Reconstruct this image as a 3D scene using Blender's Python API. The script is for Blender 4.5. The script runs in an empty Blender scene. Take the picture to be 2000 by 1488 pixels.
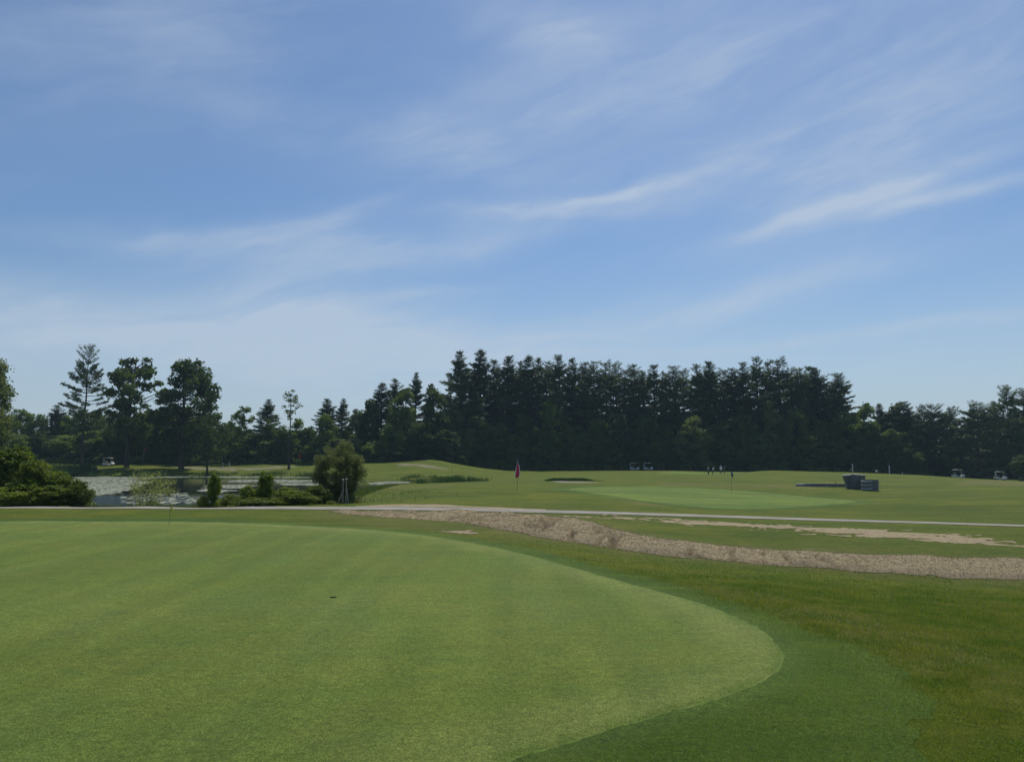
import bpy, bmesh, math, random
import numpy as np
from mathutils import Vector, Matrix
R = math.radians
SC = bpy.context.scene
COL = SC.collection

# ------------------------------------------------------------------ camera
FPX = 1500.0; CAMZ = 1.95; PITCH = R(6.05)
cam = bpy.data.cameras.new("camera")
cam.sensor_width = 36; cam.lens = 27.0; cam.clip_start = .05; cam.clip_end = 8000
camo = bpy.data.objects.new("camera", cam); COL.objects.link(camo)
camo.location = (0, 0, CAMZ); camo.rotation_euler = (math.pi/2 + PITCH, 0, 0)
SC.camera = camo
SC.render.resolution_x = 1024; SC.render.resolution_y = 761

# ------------------------------------------------------------------ sky and sun
SUN_EL = R(57); SUN_AZ = R(17)           # azimuth clockwise from +Y
W = bpy.data.worlds.new("World"); SC.world = W; W.use_nodes = True
wn = W.node_tree.nodes; wl = W.node_tree.links
bg = wn['Background']; bg.inputs['Strength'].default_value = 0.088
sky = wn.new('ShaderNodeTexSky'); sky.sky_type = 'NISHITA'; sky.sun_disc = False
sky.sun_elevation = SUN_EL; sky.sun_rotation = SUN_AZ
sky.air_density = 1.15; sky.dust_density = .6; sky.ozone_density = 2.6; sky.altitude = 0

def wmath(op, a, b=None, c=None, clamp=False):
    n = wn.new('ShaderNodeMath'); n.operation = op; n.use_clamp = clamp
    for i, v in enumerate((a, b, c)):
        if v is None: continue
        if isinstance(v, (int, float)): n.inputs[i].default_value = v
        else: wl.new(v, n.inputs[i])
    return n.outputs[0]

def px_dir(px, py):
    a = (px-1000)/FPX; b = (744-py)/FPX
    d = Vector((a, math.cos(PITCH)-b*math.sin(PITCH), math.sin(PITCH)+b*math.cos(PITCH)))
    return d.normalized()
def px_azel(px, py):
    d = px_dir(px, py); return math.atan2(d.x, d.y), math.asin(d.z)

tc = wn.new('ShaderNodeTexCoord'); sp = wn.new('ShaderNodeSeparateXYZ'); wl.new(tc.outputs['Generated'], sp.inputs[0])
U0 = wmath('ARCTAN2', sp.outputs[0], sp.outputs[1]); V0 = wmath('ARCSINE', sp.outputs[2])
def wcomb(x, y, z=0.0):
    n = wn.new('ShaderNodeCombineXYZ')
    for i, v in enumerate((x, y, z)):
        if isinstance(v, (int, float)): n.inputs[i].default_value = v
        else: wl.new(v, n.inputs[i])
    return n.outputs[0]
def wnoise(vec, scale, detail=5, rough=.55, dist=0.0, lac=2.0):
    n = wn.new('ShaderNodeTexNoise'); wl.new(vec, n.inputs['Vector'])
    n.inputs['Scale'].default_value = scale; n.inputs['Detail'].default_value = detail
    n.inputs['Roughness'].default_value = rough; n.inputs['Distortion'].default_value = dist
    return n
w1 = wnoise(wcomb(U0, V0), 3.2, 3)
sepw = wn.new('ShaderNodeSeparateColor'); wl.new(w1.outputs['Color'], sepw.inputs[0])
Uw = wmath('ADD', U0, wmath('MULTIPLY', wmath('SUBTRACT', sepw.outputs[0], .5), .12))
Vw = wmath('ADD', V0, wmath('MULTIPLY', wmath('SUBTRACT', sepw.outputs[1], .5), .075))
# fibrous texture, stretched along a gentle upward-right slope
ca, sa = math.cos(R(14)), math.sin(R(14))
A1 = wmath('ADD', wmath('MULTIPLY', Uw, ca), wmath('MULTIPLY', Vw, sa))
B1 = wmath('SUBTRACT', wmath('MULTIPLY', Vw, ca), wmath('MULTIPLY', Uw, sa))
fib = wnoise(wcomb(wmath('MULTIPLY', A1, 3.2), wmath('MULTIPLY', B1, 17.0)), 1.0, 8, .62, .5)
fib2 = wnoise(wcomb(wmath('MULTIPLY', A1, 11.0), wmath('MULTIPLY', B1, 34.0)), 1.0, 7, .6, .9)
broad = wnoise(wcomb(wmath('MULTIPLY', A1, 1.7), wmath('MULTIPLY', B1, 5.0), 3.3), 1.0, 4, .5, .3)
streaks = [  # px, py, half length px, half width px, tilt deg, amount
    (1070, 45, 140, 45, -6, .55), (1150, 150, 420, 130, 8, .24), (1850, 60, 350, 110, 10, .28), (1750, 320, 300, 50, 10, .30), (420, 470, 300, 22, 4, .30), (980, 420, 190, 17, 2, .55), (1190, 396, 95, 13, 10, 1.15), (1300, 368, 90, 16, 18, .7), (1400, 335, 150, 40, 17, .42),
    (1150, 425, 130, 12, 3, .45), (1640, 410, 190, 14, 12, .8), (1840, 382, 200, 14, 8, .6), (880, 300, 190, 60, -14, .38),
    (1750, 240, 420, 90, 6, .45), (650, 445, 120, 20, 15, .48), (720, 415, 90, 14, 20, .22), (1000, 470, 200, 22, 8, .3), (560, 500, 260, 34, 3, .34), (760, 500, 330, 40, 20, .4),
    (350, 645, 520, 60, 0, .85), (620, 630, 220, 50, -8, .4), (1450, 585, 320, 30, 9, .55), (1500, 665, 560, 12, 1, .4),
    (900, 700, 700, 60, 0, .3), (250, 120, 420, 130, 20, .22), (520, 250, 160, 60, 0, .25), (1300, 160, 520, 90, 10, .30),
    (830, 572, 120, 12, 10, .35), (1100, 655, 260, 9, 1, .3),
]
tot = None
for (x, y, hl, hw, tilt, amt) in streaks:
    u0, v0 = px_azel(x, y); L = hl/1650.; w_ = hw/1650.; t = R(tilt)
    du = wmath('SUBTRACT', Uw, u0); dv = wmath('SUBTRACT', Vw, v0)
    s_ = wmath('DIVIDE', wmath('ADD', wmath('MULTIPLY', du, math.cos(t)), wmath('MULTIPLY', dv, math.sin(t))), L)
    q_ = wmath('DIVIDE', wmath('SUBTRACT', wmath('MULTIPLY', dv, math.cos(t)), wmath('MULTIPLY', du, math.sin(t))), w_)
    e = wmath('MULTIPLY', wmath('EXPONENT', wmath('MULTIPLY', wmath('ADD', wmath('MULTIPLY', s_, s_), wmath('MULTIPLY', q_, q_)), -1.0)), amt)
    tot = e if tot is None else wmath('ADD', tot, e)
def wramp(v, lo, hi, a=0., b=1.):
    n = wn.new('ShaderNodeMapRange'); wl.new(v, n.inputs[0]); n.interpolation_type = 'SMOOTHSTEP'
    n.inputs[1].default_value = lo; n.inputs[2].default_value = hi; n.inputs[3].default_value = a; n.inputs[4].default_value = b
    return n.outputs[0]
fm = wmath('MULTIPLY', wramp(fib.outputs[0], .25, .75, .40, 1.2), wramp(fib2.outputs[0], .25, .75, .72, 1.15))
cl = wmath('MULTIPLY', tot, fm)
gen = wmath('MULTIPLY', wramp(broad.outputs[0], .38, .75), wramp(fib.outputs[0], .3, .75, .15, .6))
cl = wmath('ADD', cl, wmath('MULTIPLY', gen, .62))
cl = wmath('ADD', cl, wramp(V0, .0, .27, .66, .0))
cl = wmath('MINIMUM', cl, .92)
cl = wmath('MULTIPLY', cl, .80)
tint = wn.new('ShaderNodeMix'); tint.data_type = 'RGBA'; tint.blend_type = 'MULTIPLY'; tint.inputs[0].default_value = 1
wl.new(sky.outputs[0], tint.inputs[6]); tint.inputs[7].default_value = (.71, .85, 1.01, 1)
mixc = wn.new('ShaderNodeMix'); mixc.data_type = 'RGBA'; wl.new(cl, mixc.inputs[0])
wl.new(tint.outputs[2], mixc.inputs[6]); mixc.inputs[7].default_value = (5.9, 6.9, 8.2, 1)
wl.new(mixc.outputs[2], bg.inputs['Color'])

sd = bpy.data.lights.new("sun", 'SUN'); sd.energy = 3.3; sd.angle = R(.5); sd.color = (1, .95, .87)
so = bpy.data.objects.new("sun", sd); COL.objects.link(so)
sdir = Vector((math.sin(SUN_AZ)*math.cos(SUN_EL), math.cos(SUN_AZ)*math.cos(SUN_EL), math.sin(SUN_EL)))
so.rotation_euler = sdir.to_track_quat('Z', 'Y').to_euler(); so.location = sdir*200
vs = SC.view_settings; vs.view_transform = 'Standard'; vs.look = 'None'; vs.gamma = 1; vs.exposure = 0.0; vs.use_curve_mapping = False

# ------------------------------------------------------------------ helpers
def tag(o, label=None, cat=None, group=None, kind=None):
    if label: o['label'] = label
    if cat: o['category'] = cat
    if group: o['group'] = group
    if kind: o['kind'] = kind
    return o
def link(name, mesh, parent=None, loc=None):
    o = bpy.data.objects.new(name, mesh); COL.objects.link(o)
    if parent is not None: o.parent = parent
    if loc is not None: o.location = loc
    return o
def thing(name, label, cat, loc, rz=0, group=None):
    o = bpy.data.objects.new(name, None); COL.objects.link(o); o.location = loc; o.rotation_euler = (0, 0, rz)
    o.empty_display_size = .2
    return tag(o, label, cat, group)
def np_mesh(name, V, F, mats=(), smooth=False, uv=None, attrs=None):
    """V (n,3); F (m,k) array, or list of arrays of equal-k faces"""
    if not isinstance(F, (list, tuple)): F = [F]
    F = [np.asarray(f) for f in F if len(f)]
    me = bpy.data.meshes.new(name); V = np.asarray(V, dtype=np.float32)
    me.vertices.add(len(V)); me.vertices.foreach_set('co', V.ravel())
    idx = np.concatenate([f.ravel() for f in F]).astype(np.int32)
    tot_ = np.concatenate([np.full(len(f), f.shape[1]) for f in F]).astype(np.int32)
    st = np.concatenate([[0], np.cumsum(tot_)[:-1]]).astype(np.int32)
    me.loops.add(len(idx)); me.loops.foreach_set('vertex_index', idx)
    me.polygons.add(len(tot_)); me.polygons.foreach_set('loop_start', st); me.polygons.foreach_set('loop_total', tot_)
    if smooth: me.polygons.foreach_set('use_smooth', np.ones(len(tot_), dtype=bool))
    me.update(calc_edges=True); me.validate()
    for m in mats: me.materials.append(m)
    if attrs:
        for k, a in attrs.items():
            at = me.attributes.new(k, 'FLOAT', 'POINT'); at.data.foreach_set('value', np.asarray(a, dtype=np.float32))
    return me
class MB:
    """collects shapes, builds one mesh"""
    def __init__(s): s.V = []; s.F = []; s.n = 0
    def add(s, V, F):
        for f in F: s.F.append([i+s.n for i in f])
        s.V += [tuple(v) for v in V]; s.n += len(V)
    def tube(s, pts, rad, n=8, cap=True):
        pts = [Vector(p) for p in pts]; rad = [rad]*len(pts) if isinstance(rad, (int, float)) else rad
        V = []; prev = None
        for i, p in enumerate(pts):
            d = (pts[min(i+1, len(pts)-1)]-pts[max(i-1, 0)]).normalized()
            a = Vector((1, 0, 0)) if abs(d.x) < .8 else Vector((0, 1, 0))
            if prev is not None: a = prev
            u = (a-d*a.dot(d)).normalized(); v = d.cross(u); prev = u
            for k in range(n):
                t = 2*math.pi*k/n; V.append(p+(u*math.cos(t)+v*math.sin(t))*rad[i])
        F = [[i*n+k, i*n+(k+1) % n, (i+1)*n+(k+1) % n, (i+1)*n+k] for i in range(len(pts)-1) for k in range(n)]
        if cap: F += [list(range(n))[::-1], [(len(pts)-1)*n+k for k in range(n)]]
        s.add(V, F); return s
    def box(s, c, size, rot=None, bev=0.0):
        bm = bmesh.new(); bmesh.ops.create_cube(bm, size=1)
        for v in bm.verts: v.co = Vector((v.co.x*size[0], v.co.y*size[1], v.co.z*size[2]))
        if bev: bmesh.ops.bevel(bm, geom=bm.edges[:], offset=bev, segments=2, affect='EDGES')
        m = (rot if rot is not None else Matrix.Identity(3))
        s.add([m @ v.co+Vector(c) for v in bm.verts], [[v.index for v in f.verts] for f in bm.faces]); bm.free(); return s
    def prism(s, prof, y0, y1, bev=0.0):
        """profile in xz, extruded along y"""
        bm = bmesh.new(); vs_ = [bm.verts.new((x, y0, z)) for x, z in prof]; f = bm.faces.new(vs_)
        r = bmesh.ops.extrude_face_region(bm, geom=[f])
        for v in r['geom']:
            if isinstance(v, bmesh.types.BMVert): v.co.y = y1
        bmesh.ops.recalc_face_normals(bm, faces=bm.faces)
        if bev: bmesh.ops.bevel(bm, geom=bm.edges[:], offset=bev, segments=2, affect='EDGES', clamp_overlap=True)
        bm.verts.index_update()
        s.add([v.co.copy() for v in bm.verts], [[v.index for v in f.verts] for f in bm.faces]); bm.free(); return s
    def lathe(s, prof, n=24, c=(0, 0, 0), axis='z'):
        V = []
        for r_, z in prof:
            for k in range(n):
                t = 2*math.pi*k/n
                p = (r_*math.cos(t), r_*math.sin(t), z)
                if axis == 'y': p = (p[0], p[2], p[1])
                V.append((p[0]+c[0], p[1]+c[1], p[2]+c[2]))
        F = [[i*n+k, i*n+(k+1) % n, (i+1)*n+(k+1) % n, (i+1)*n+k] for i in range(len(prof)-1) for k in range(n)]
        s.add(V, F); return s
    def mesh(s, name, mat, smooth=True):
        me = bpy.data.meshes.new(name); me.from_pydata(s.V, [], s.F); me.validate(); me.materials.append(mat)
        bm = bmesh.new(); bm.from_mesh(me); bmesh.ops.recalc_face_normals(bm, faces=bm.faces); bm.to_mesh(me); bm.free()
        if smooth:
            me.polygons.foreach_set('use_smooth', np.ones(len(me.polygons), dtype=bool))
            try: me.set_sharp_from_angle(angle=R(40))
            except Exception: pass
        return me
    def build(s, name, mat, parent=None, smooth=True):
        return link(name, s.mesh(name, mat, smooth), parent)

# ------------------------------------------------------------------ materials
def mat_new(name):
    m = bpy.data.materials.new(name); m.use_nodes = True; return m, m.node_tree.nodes, m.node_tree.links
def N_noise(nt, scale, detail=4, rough=.55, coord=None, dist=0., vecscale=None):
    n = nt.nodes.new('ShaderNodeTexNoise'); n.inputs['Scale'].default_value = scale; n.inputs['Detail'].default_value = detail
    n.inputs['Roughness'].default_value = rough; n.inputs['Distortion'].default_value = dist
    if coord is not None:
        if vecscale is not None:
            mp = nt.nodes.new('ShaderNodeMapping'); mp.inputs['Scale'].default_value = vecscale[:3]
            if len(vecscale) > 3: mp.inputs['Rotation'].default_value = (0, 0, vecscale[3])
            nt.links.new(coord, mp.inputs[0]); coord = mp.outputs[0]
        nt.links.new(coord, n.inputs['Vector'])
    return n.outputs[0]
def N_ramp(nt, v, lo, hi):
    n = nt.nodes.new('ShaderNodeMapRange'); n.interpolation_type = 'SMOOTHSTEP'; nt.links.new(v, n.inputs[0])
    n.inputs[1].default_value = lo; n.inputs[2].default_value = hi
    return n.outputs[0]
def N_mix(nt, f, a, b, blend='MIX'):
    n = nt.nodes.new('ShaderNodeMix'); n.data_type = 'RGBA'; n.blend_type = blend
    for i, v in ((0, f), (6, a), (7, b)):
        if isinstance(v, (int, float)): n.inputs[i].default_value = v
        elif isinstance(v, tuple): n.inputs[i].default_value = (*v[:3], 1)
        else: nt.links.new(v, n.inputs[i])
    return n.outputs[2]
def N_math(nt, op, a, b=None):
    n = nt.nodes.new('ShaderNodeMath'); n.operation = op
    for i, v in ((0, a), (1, b)):
        if v is None: continue
        if isinstance(v, (int, float)): n.inputs[i].default_value = v
        else: nt.links.new(v, n.inputs[i])
    return n.outputs[0]
def N_bump(nt, h, strength, dist, prev=None):
    n = nt.nodes.new('ShaderNodeBump'); n.inputs['Strength'].default_value = strength; n.inputs['Distance'].default_value = dist
    nt.links.new(h, n.inputs['Height'])
    if prev is not None: nt.links.new(prev, n.inputs['Normal'])
    return n.outputs[0]
def N_pos(nt): return nt.nodes.new('ShaderNodeNewGeometry').outputs['Position']
def N_attr(nt, name):
    n = nt.nodes.new('ShaderNodeAttribute'); n.attribute_name = name; return n.outputs['Fac']

def turf(name, base, alt, dark, dry=None, fine=55., bump=.5, bdist=.02, dry_amt=.5, attr_dry=False, rim=False, big=1.):
    m, n, l = mat_new(name); nt = m.node_tree; p = N_pos(nt); b = n['Principled BSDF']
    c = N_mix(nt, N_ramp(nt, N_noise(nt, .35, 5, .6, p, .4), .35, .68), base, alt)
    c = N_mix(nt, big, c, N_mix(nt, N_ramp(nt, N_noise(nt, .11, 5, .65, p, .6, (.6, 1.6, 1)), .34, .66), (.80, .84, .84), (1.20, 1.12, 1.05)), 'MULTIPLY')
    c = N_mix(nt, .8*big, c, N_mix(nt, N_ramp(nt, N_noise(nt, .55, 5, .7, p, .3, (.25, 1.8, 1)), .32, .68), (.80, .83, .82), (1.20, 1.15, 1.12)), 'MULTIPLY')
    c = N_mix(nt, N_math(nt, 'MULTIPLY', N_ramp(nt, N_noise(nt, 1.7, 5, .65, p, .6), .48, .75), .7), c, dark)
    if dry:
        c = N_mix(nt, N_math(nt, 'MULTIPLY', N_ramp(nt, N_noise(nt, .8, 6, .7, p, 1.0), .5, .72), dry_amt), c, dry)
    if attr_dry:
        c = N_mix(nt, N_math(nt, 'MULTIPLY', N_ramp(nt, N_noise(nt, 2.6, 5, .75, p, .4, (1, 1.8, 1)), .57, .66), .55), c, (.040, .062, .012))
        c = N_mix(nt, N_math(nt, 'MULTIPLY', N_ramp(nt, N_noise(nt, 1.2, 6, .8, p, .6, (1, 1.6, 1)), .58, .68), .5), c, (.165, .145, .055))
        c = N_mix(nt, N_math(nt, 'MULTIPLY', N_attr(nt, 'dry'), N_ramp(nt, N_noise(nt, .6, 6, .75, p, .5, (1, 2.5, 1)), .30, .62)), c, (.17, .15, .062))
    if rim:
        c = N_mix(nt, N_math(nt, 'MULTIPLY', N_attr(nt, 'rim'), .8), c, (.180, .215, .062))
        c = N_mix(nt, N_math(nt, 'MULTIPLY', N_ramp(nt, N_noise(nt, .55, 4, .6, p, .3, (1., .45, 1, .5)), .46, .66), .45), c, (.122, .172, .046))
        c = N_mix(nt, .6, c, N_mix(nt, N_ramp(nt, N_noise(nt, 1., 2, .5, p, .1, (1.5, .07, 1, .22)), .35, .65), (.87, .88, .88), (1.13, 1.11, 1.10)), 'MULTIPLY')
        c = N_mix(nt, .55, c, N_mix(nt, N_ramp(nt, N_noise(nt, 3.2, 6, .75, p, .8, (1, 2., 1)), .3, .7), (.76, .78, .80), (1.22, 1.2, 1.15)), 'MULTIPLY')
    f1 = N_noise(nt, fine, 4, .75, p); f2 = N_noise(nt, fine*.22, 5, .7, p); f3 = N_noise(nt, fine*2.6, 2, .6, p)
    c = N_mix(nt, .9, c, N_mix(nt, N_ramp(nt, f1, .32, .68), (.50, .52, .50), (1.55, 1.50, 1.42)), 'MULTIPLY')
    c = N_mix(nt, .6, c, N_mix(nt, N_ramp(nt, f3, .32, .68), (.55, .55, .55), (1.5, 1.5, 1.45)), 'MULTIPLY')
    if rim: c = N_mix(nt, N_attr(nt, 'edge'), c, (.088, .150, .024))
    c = N_mix(nt, .8, c, N_mix(nt, N_ramp(nt, f2, .3, .7), (.74, .76, .74), (1.25, 1.23, 1.22)), 'MULTIPLY')
    l.new(c, b.inputs['Base Color']); b.inputs['Roughness'].default_value = .8; b.inputs['Specular IOR Level'].default_value = .06
    nb = N_bump(nt, f2, bump*.6, bdist*2); nb = N_bump(nt, f1, bump, bdist, nb); nb = N_bump(nt, f3, bump*.6, bdist*.4, nb)
    l.new(nb, b.inputs['Normal']); return m
M = {}
M['rough'] = turf('rough_grass', (.078, .118, .010), (.118, .140, .017), (.054, .092, .008), (.135, .132, .034), 45, .8, .03, .55, True)
M['green'] = turf('putting_turf', (.110, .160, .030), (.134, .170, .036), (.094, .156, .034), (.152, .164, .037), 75, .6, .010, .35, rim=True, big=.30)
M['green_far'] = turf('far_putting_turf', (.112, .176, .034), (.134, .186, .040), (.098, .160, .030), (.145, .175, .038), 30, .4, .01, .5)
M['fringe'] = turf('fringe_turf', (.068, .120, .022), (.090, .140, .025), (.048, .096, .021), (.112, .138, .026), 60, .8, .02, .4)

def simple(name, col, rough=.6, metal=0., noise=None, bump=None, spec=.5):
    m, n, l = mat_new(name); nt = m.node_tree; b = n['Principled BSDF']
    b.inputs['Roughness'].default_value = rough; b.inputs['Metallic'].default_value = metal; b.inputs['Specular IOR Level'].default_value = spec
    oc = n.new('ShaderNodeTexCoord').outputs['Object']
    sc_ = noise or 6.
    c = N_mix(nt, N_ramp(nt, N_noise(nt, sc_, 5, .6, oc), .3, .7), tuple(v*.82 for v in col), tuple(min(1, v*1.12) for v in col))
    l.new(c, b.inputs['Base Color'])
    if bump: l.new(N_bump(nt, N_noise(nt, bump[0], 5, .7, oc), bump[1], bump[2]), b.inputs['Normal'])
    return m
M['white'] = simple('white_paint', (.72, .72, .69), .35)
M['roofp'] = simple('cart_roof_plastic', (.62, .56, .46), .45)
M['black'] = simple('black_rubber', (.02, .02, .022), .7)
M['seat'] = simple('cream_vinyl', (.35, .31, .25), .5)
M['metal'] = simple('grey_metal', (.35, .36, .38), .35, .7)
M['post_white'] = simple('weathered_white_post', (.6, .6, .57), .6)
M['wood'] = simple('weathered_wood', (.26, .22, .17), .85, 0, 9, (40, .6, .01))
M['darkwood'] = simple('dark_stake', (.05, .045, .02), .85)
M['skin'] = simple('skin', (.42, .25, .18), .5)
M['redflag'] = simple('red_cloth', (.55, .03, .04), .8)
M['blueflag'] = simple('blue_cloth', (.03, .06, .25), .8)
M['darkflag'] = simple('dark_cloth', (.03, .035, .05), .8)
M['yellow'] = simple('yellow_cloth', (.62, .55, .02), .7)
M['pole'] = simple('thin_pole', (.12, .13, .08), .5)
M['polelight'] = simple('pale_pole', (.4, .4, .38), .5)
M['cup'] = simple('cup_liner', (.012, .012, .012), .8)
M['bag'] = simple('bag_fabric', (.5, .5, .52), .7)
M['glass_d'] = simple('windshield_plastic', (.1, .11, .12), .1)
M['sandboard'] = simple('pale_board', (.5, .43, .32), .85)
M['soil'] = simple('dark_soil', (.05, .04, .03), .95)

def pipe_mat():
    m, n, l = mat_new('ribbed_pipe'); nt = m.node_tree; b = n['Principled BSDF']
    oc = n.new('ShaderNodeTexCoord').outputs['Object']
    c = N_mix(nt, N_ramp(nt, N_noise(nt, 3.2, 5, .7, oc), .35, .7), (.14, .147, .158), (.27, .275, .29))
    c = N_mix(nt, N_math(nt, 'MULTIPLY', N_ramp(nt, N_noise(nt, 9, 6, .7, oc, 1.), .58, .75), .7), c, (.24, .24, .24))
    l.new(c, b.inputs['Base Color']); b.inputs['Roughness'].default_value = .5
    l.new(N_bump(nt, N_noise(nt, 60, 3, .6, oc, 0, (.2, .2, 1)), .5, .02), b.inputs['Normal']); return m
M['pipe'] = pipe_mat()
def path_mat():
    m, n, l = mat_new('pale_path'); nt = m.node_tree; b = n['Principled BSDF']; p = N_pos(nt)
    c = N_mix(nt, N_ramp(nt, N_noise(nt, .9, 6, .65, p), .3, .7), (.36, .335, .285), (.27, .245, .20))
    c = N_mix(nt, .5, c, N_mix(nt, N_noise(nt, 25, 5, .8, p), (.6, .6, .6), (1.4, 1.4, 1.4)), 'MULTIPLY')
    l.new(c, b.inputs['Base Color']); b.inputs['Roughness'].default_value = .95; b.inputs['Specular IOR Level'].default_value = .08
    l.new(N_bump(nt, N_noise(nt, 20, 5, .8, p), .4, .02), b.inputs['Normal']); return m
M['path'] = path_mat()
def straw_mat(name='straw'):
    m, n, l = mat_new(name); nt = m.node_tree; b = n['Principled BSDF']; p = N_pos(nt)
    f = N_noise(nt, 26, 6, .85, p, .3); g = N_noise(nt, 1.1, 6, .75, p, .5); h = N_noise(nt, 60, 3, .8, p); k = N_noise(nt, 7, 6, .8, p, .2)
    q = N_noise(nt, 15, 4, .8, p, .2)
    c = N_mix(nt, N_ramp(nt, f, .34, .64), (.26, .205, .118), (.58, .475, .295))
    c = N_mix(nt, .85, c, N_mix(nt, N_ramp(nt, q, .36, .62), (.52, .50, .48), (1.28, 1.28, 1.25)), 'MULTIPLY')
    c = N_mix(nt, N_attr(nt, 'bare'), c, N_mix(nt, N_ramp(nt, q, .3, .7), (.20, .16, .10), (.34, .28, .18))); c = N_mix(nt, N_math(nt, 'MULTIPLY', N_attr(nt, 'groove_shade'), .85), c, (.085, .068, .045))
    c = N_mix(nt, N_math(nt, 'MULTIPLY', N_ramp(nt, g, .48, .72), .65), c, (.30, .25, .17))
    c = N_mix(nt, N_math(nt, 'MULTIPLY', N_ramp(nt, k, .58, .72), .55), c, (.13, .105, .07))
    c = N_mix(nt, .6, c, N_mix(nt, N_ramp(nt, h, .3, .7), (.6, .6, .6), (1.35, 1.35, 1.3)), 'MULTIPLY')
    l.new(c, b.inputs['Base Color']); b.inputs['Roughness'].default_value = .95; b.inputs['Specular IOR Level'].default_value = .1
    l.new(N_bump(nt, h, .6, .02, N_bump(nt, f, .8, .05, N_bump(nt, k, .45, .08))), b.inputs['Normal']); return m
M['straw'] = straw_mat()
M['sand'] = simple('bunker_sand', (.24, .225, .16), .95, 0, 3, (20, .5, .02), .1)
M['dirt'] = simple('dry_dirt', (.20, .19, .10), .95, 0, .5, (8, .6, .05), .1)

def leaf_mat(name, c1, c2, trans=.32, rough=.55, sc=.45, vary=.35):
    m, n, l = mat_new(name); nt = m.node_tree
    n.remove(n['Principled BSDF']); out = n['Material Output']
    oc = n.new('ShaderNodeTexCoord').outputs['Object']
    c = N_mix(nt, N_ramp(nt, N_noise(nt, sc, 3, .6, oc), .35, .65), c1, c2)
    oi = n.new('ShaderNodeObjectInfo')
    c = N_mix(nt, 1., c, N_mix(nt, oi.outputs['Random'], (1-vary, 1-vary, 1-vary*.6), (1+vary, 1+vary*.8, 1+vary*.4)), 'MULTIPLY')
    df = n.new('ShaderNodeBsdfPrincipled'); df.inputs['Roughness'].default_value = rough; df.inputs['Specular IOR Level'].default_value = .25
    tr = n.new('ShaderNodeBsdfTranslucent'); mx = n.new('ShaderNodeMixShader'); mx.inputs[0].default_value = trans
    l.new(c, df.inputs['Base Color']); l.new(N_mix(nt, 1., c, (1.25, 1.35, .6), 'MULTIPLY'), tr.inputs['Color'])
    l.new(df.outputs[0], mx.inputs[1]); l.new(tr.outputs[0], mx.inputs[2]); l.new(mx.outputs[0], out.inputs['Surface']); return m
M['needles'] = leaf_mat('pine_needles', (.054, .088, .040), (.084, .116, .046), .30)
M['leaves'] = leaf_mat('broad_leaves', (.070, .122, .032), (.125, .172, .044), .45, vary=.45)
M['leaves_light'] = leaf_mat('pale_leaves', (.115, .155, .052), (.17, .20, .075), .42)
M['bush'] = leaf_mat('bush_leaves', (.095, .15, .024), (.195, .235, .046), .45, sc=1.2)
M['willow'] = leaf_mat('willow_leaves', (.16, .20, .085), (.25, .27, .125), .5, sc=1.5)
M['yellowbush'] = leaf_mat('bright_shrub_leaves', (.13, .17, .025), (.19, .22, .04), .35, sc=1.5)
M['reed'] = leaf_mat('reed_blades', (.065, .10, .022), (.11, .14, .035), .35, sc=.3, vary=0.)
M['darkreed'] = leaf_mat('dark_reed_blades', (.035, .075, .025), (.05, .09, .03), .3, sc=.3, vary=0.)
M['blade'] = leaf_mat('grass_blades', (.115, .175, .026), (.215, .225, .054), .45, sc=1.3, vary=0.)
M['bladef'] = leaf_mat('fringe_blades', (.112, .180, .030), (.165, .222, .044), .5, sc=1.5, vary=0.)
M['pad'] = simple('floating_pads', (.34, .36, .26), .9, 0, 1.0, None, .15)
M['strawbits'] = simple('straw_bits', (.42, .34, .2), .9, 0, 3, None, .1)
def bark(name, col):
    return simple(name, col, .9, 0, 2.5, (9, .8, .05), .1)
M['bark'] = bark('bark', (.06, .05, .042)); M['palebark'] = bark('pale_bark', (.17, .16, .145))

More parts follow.
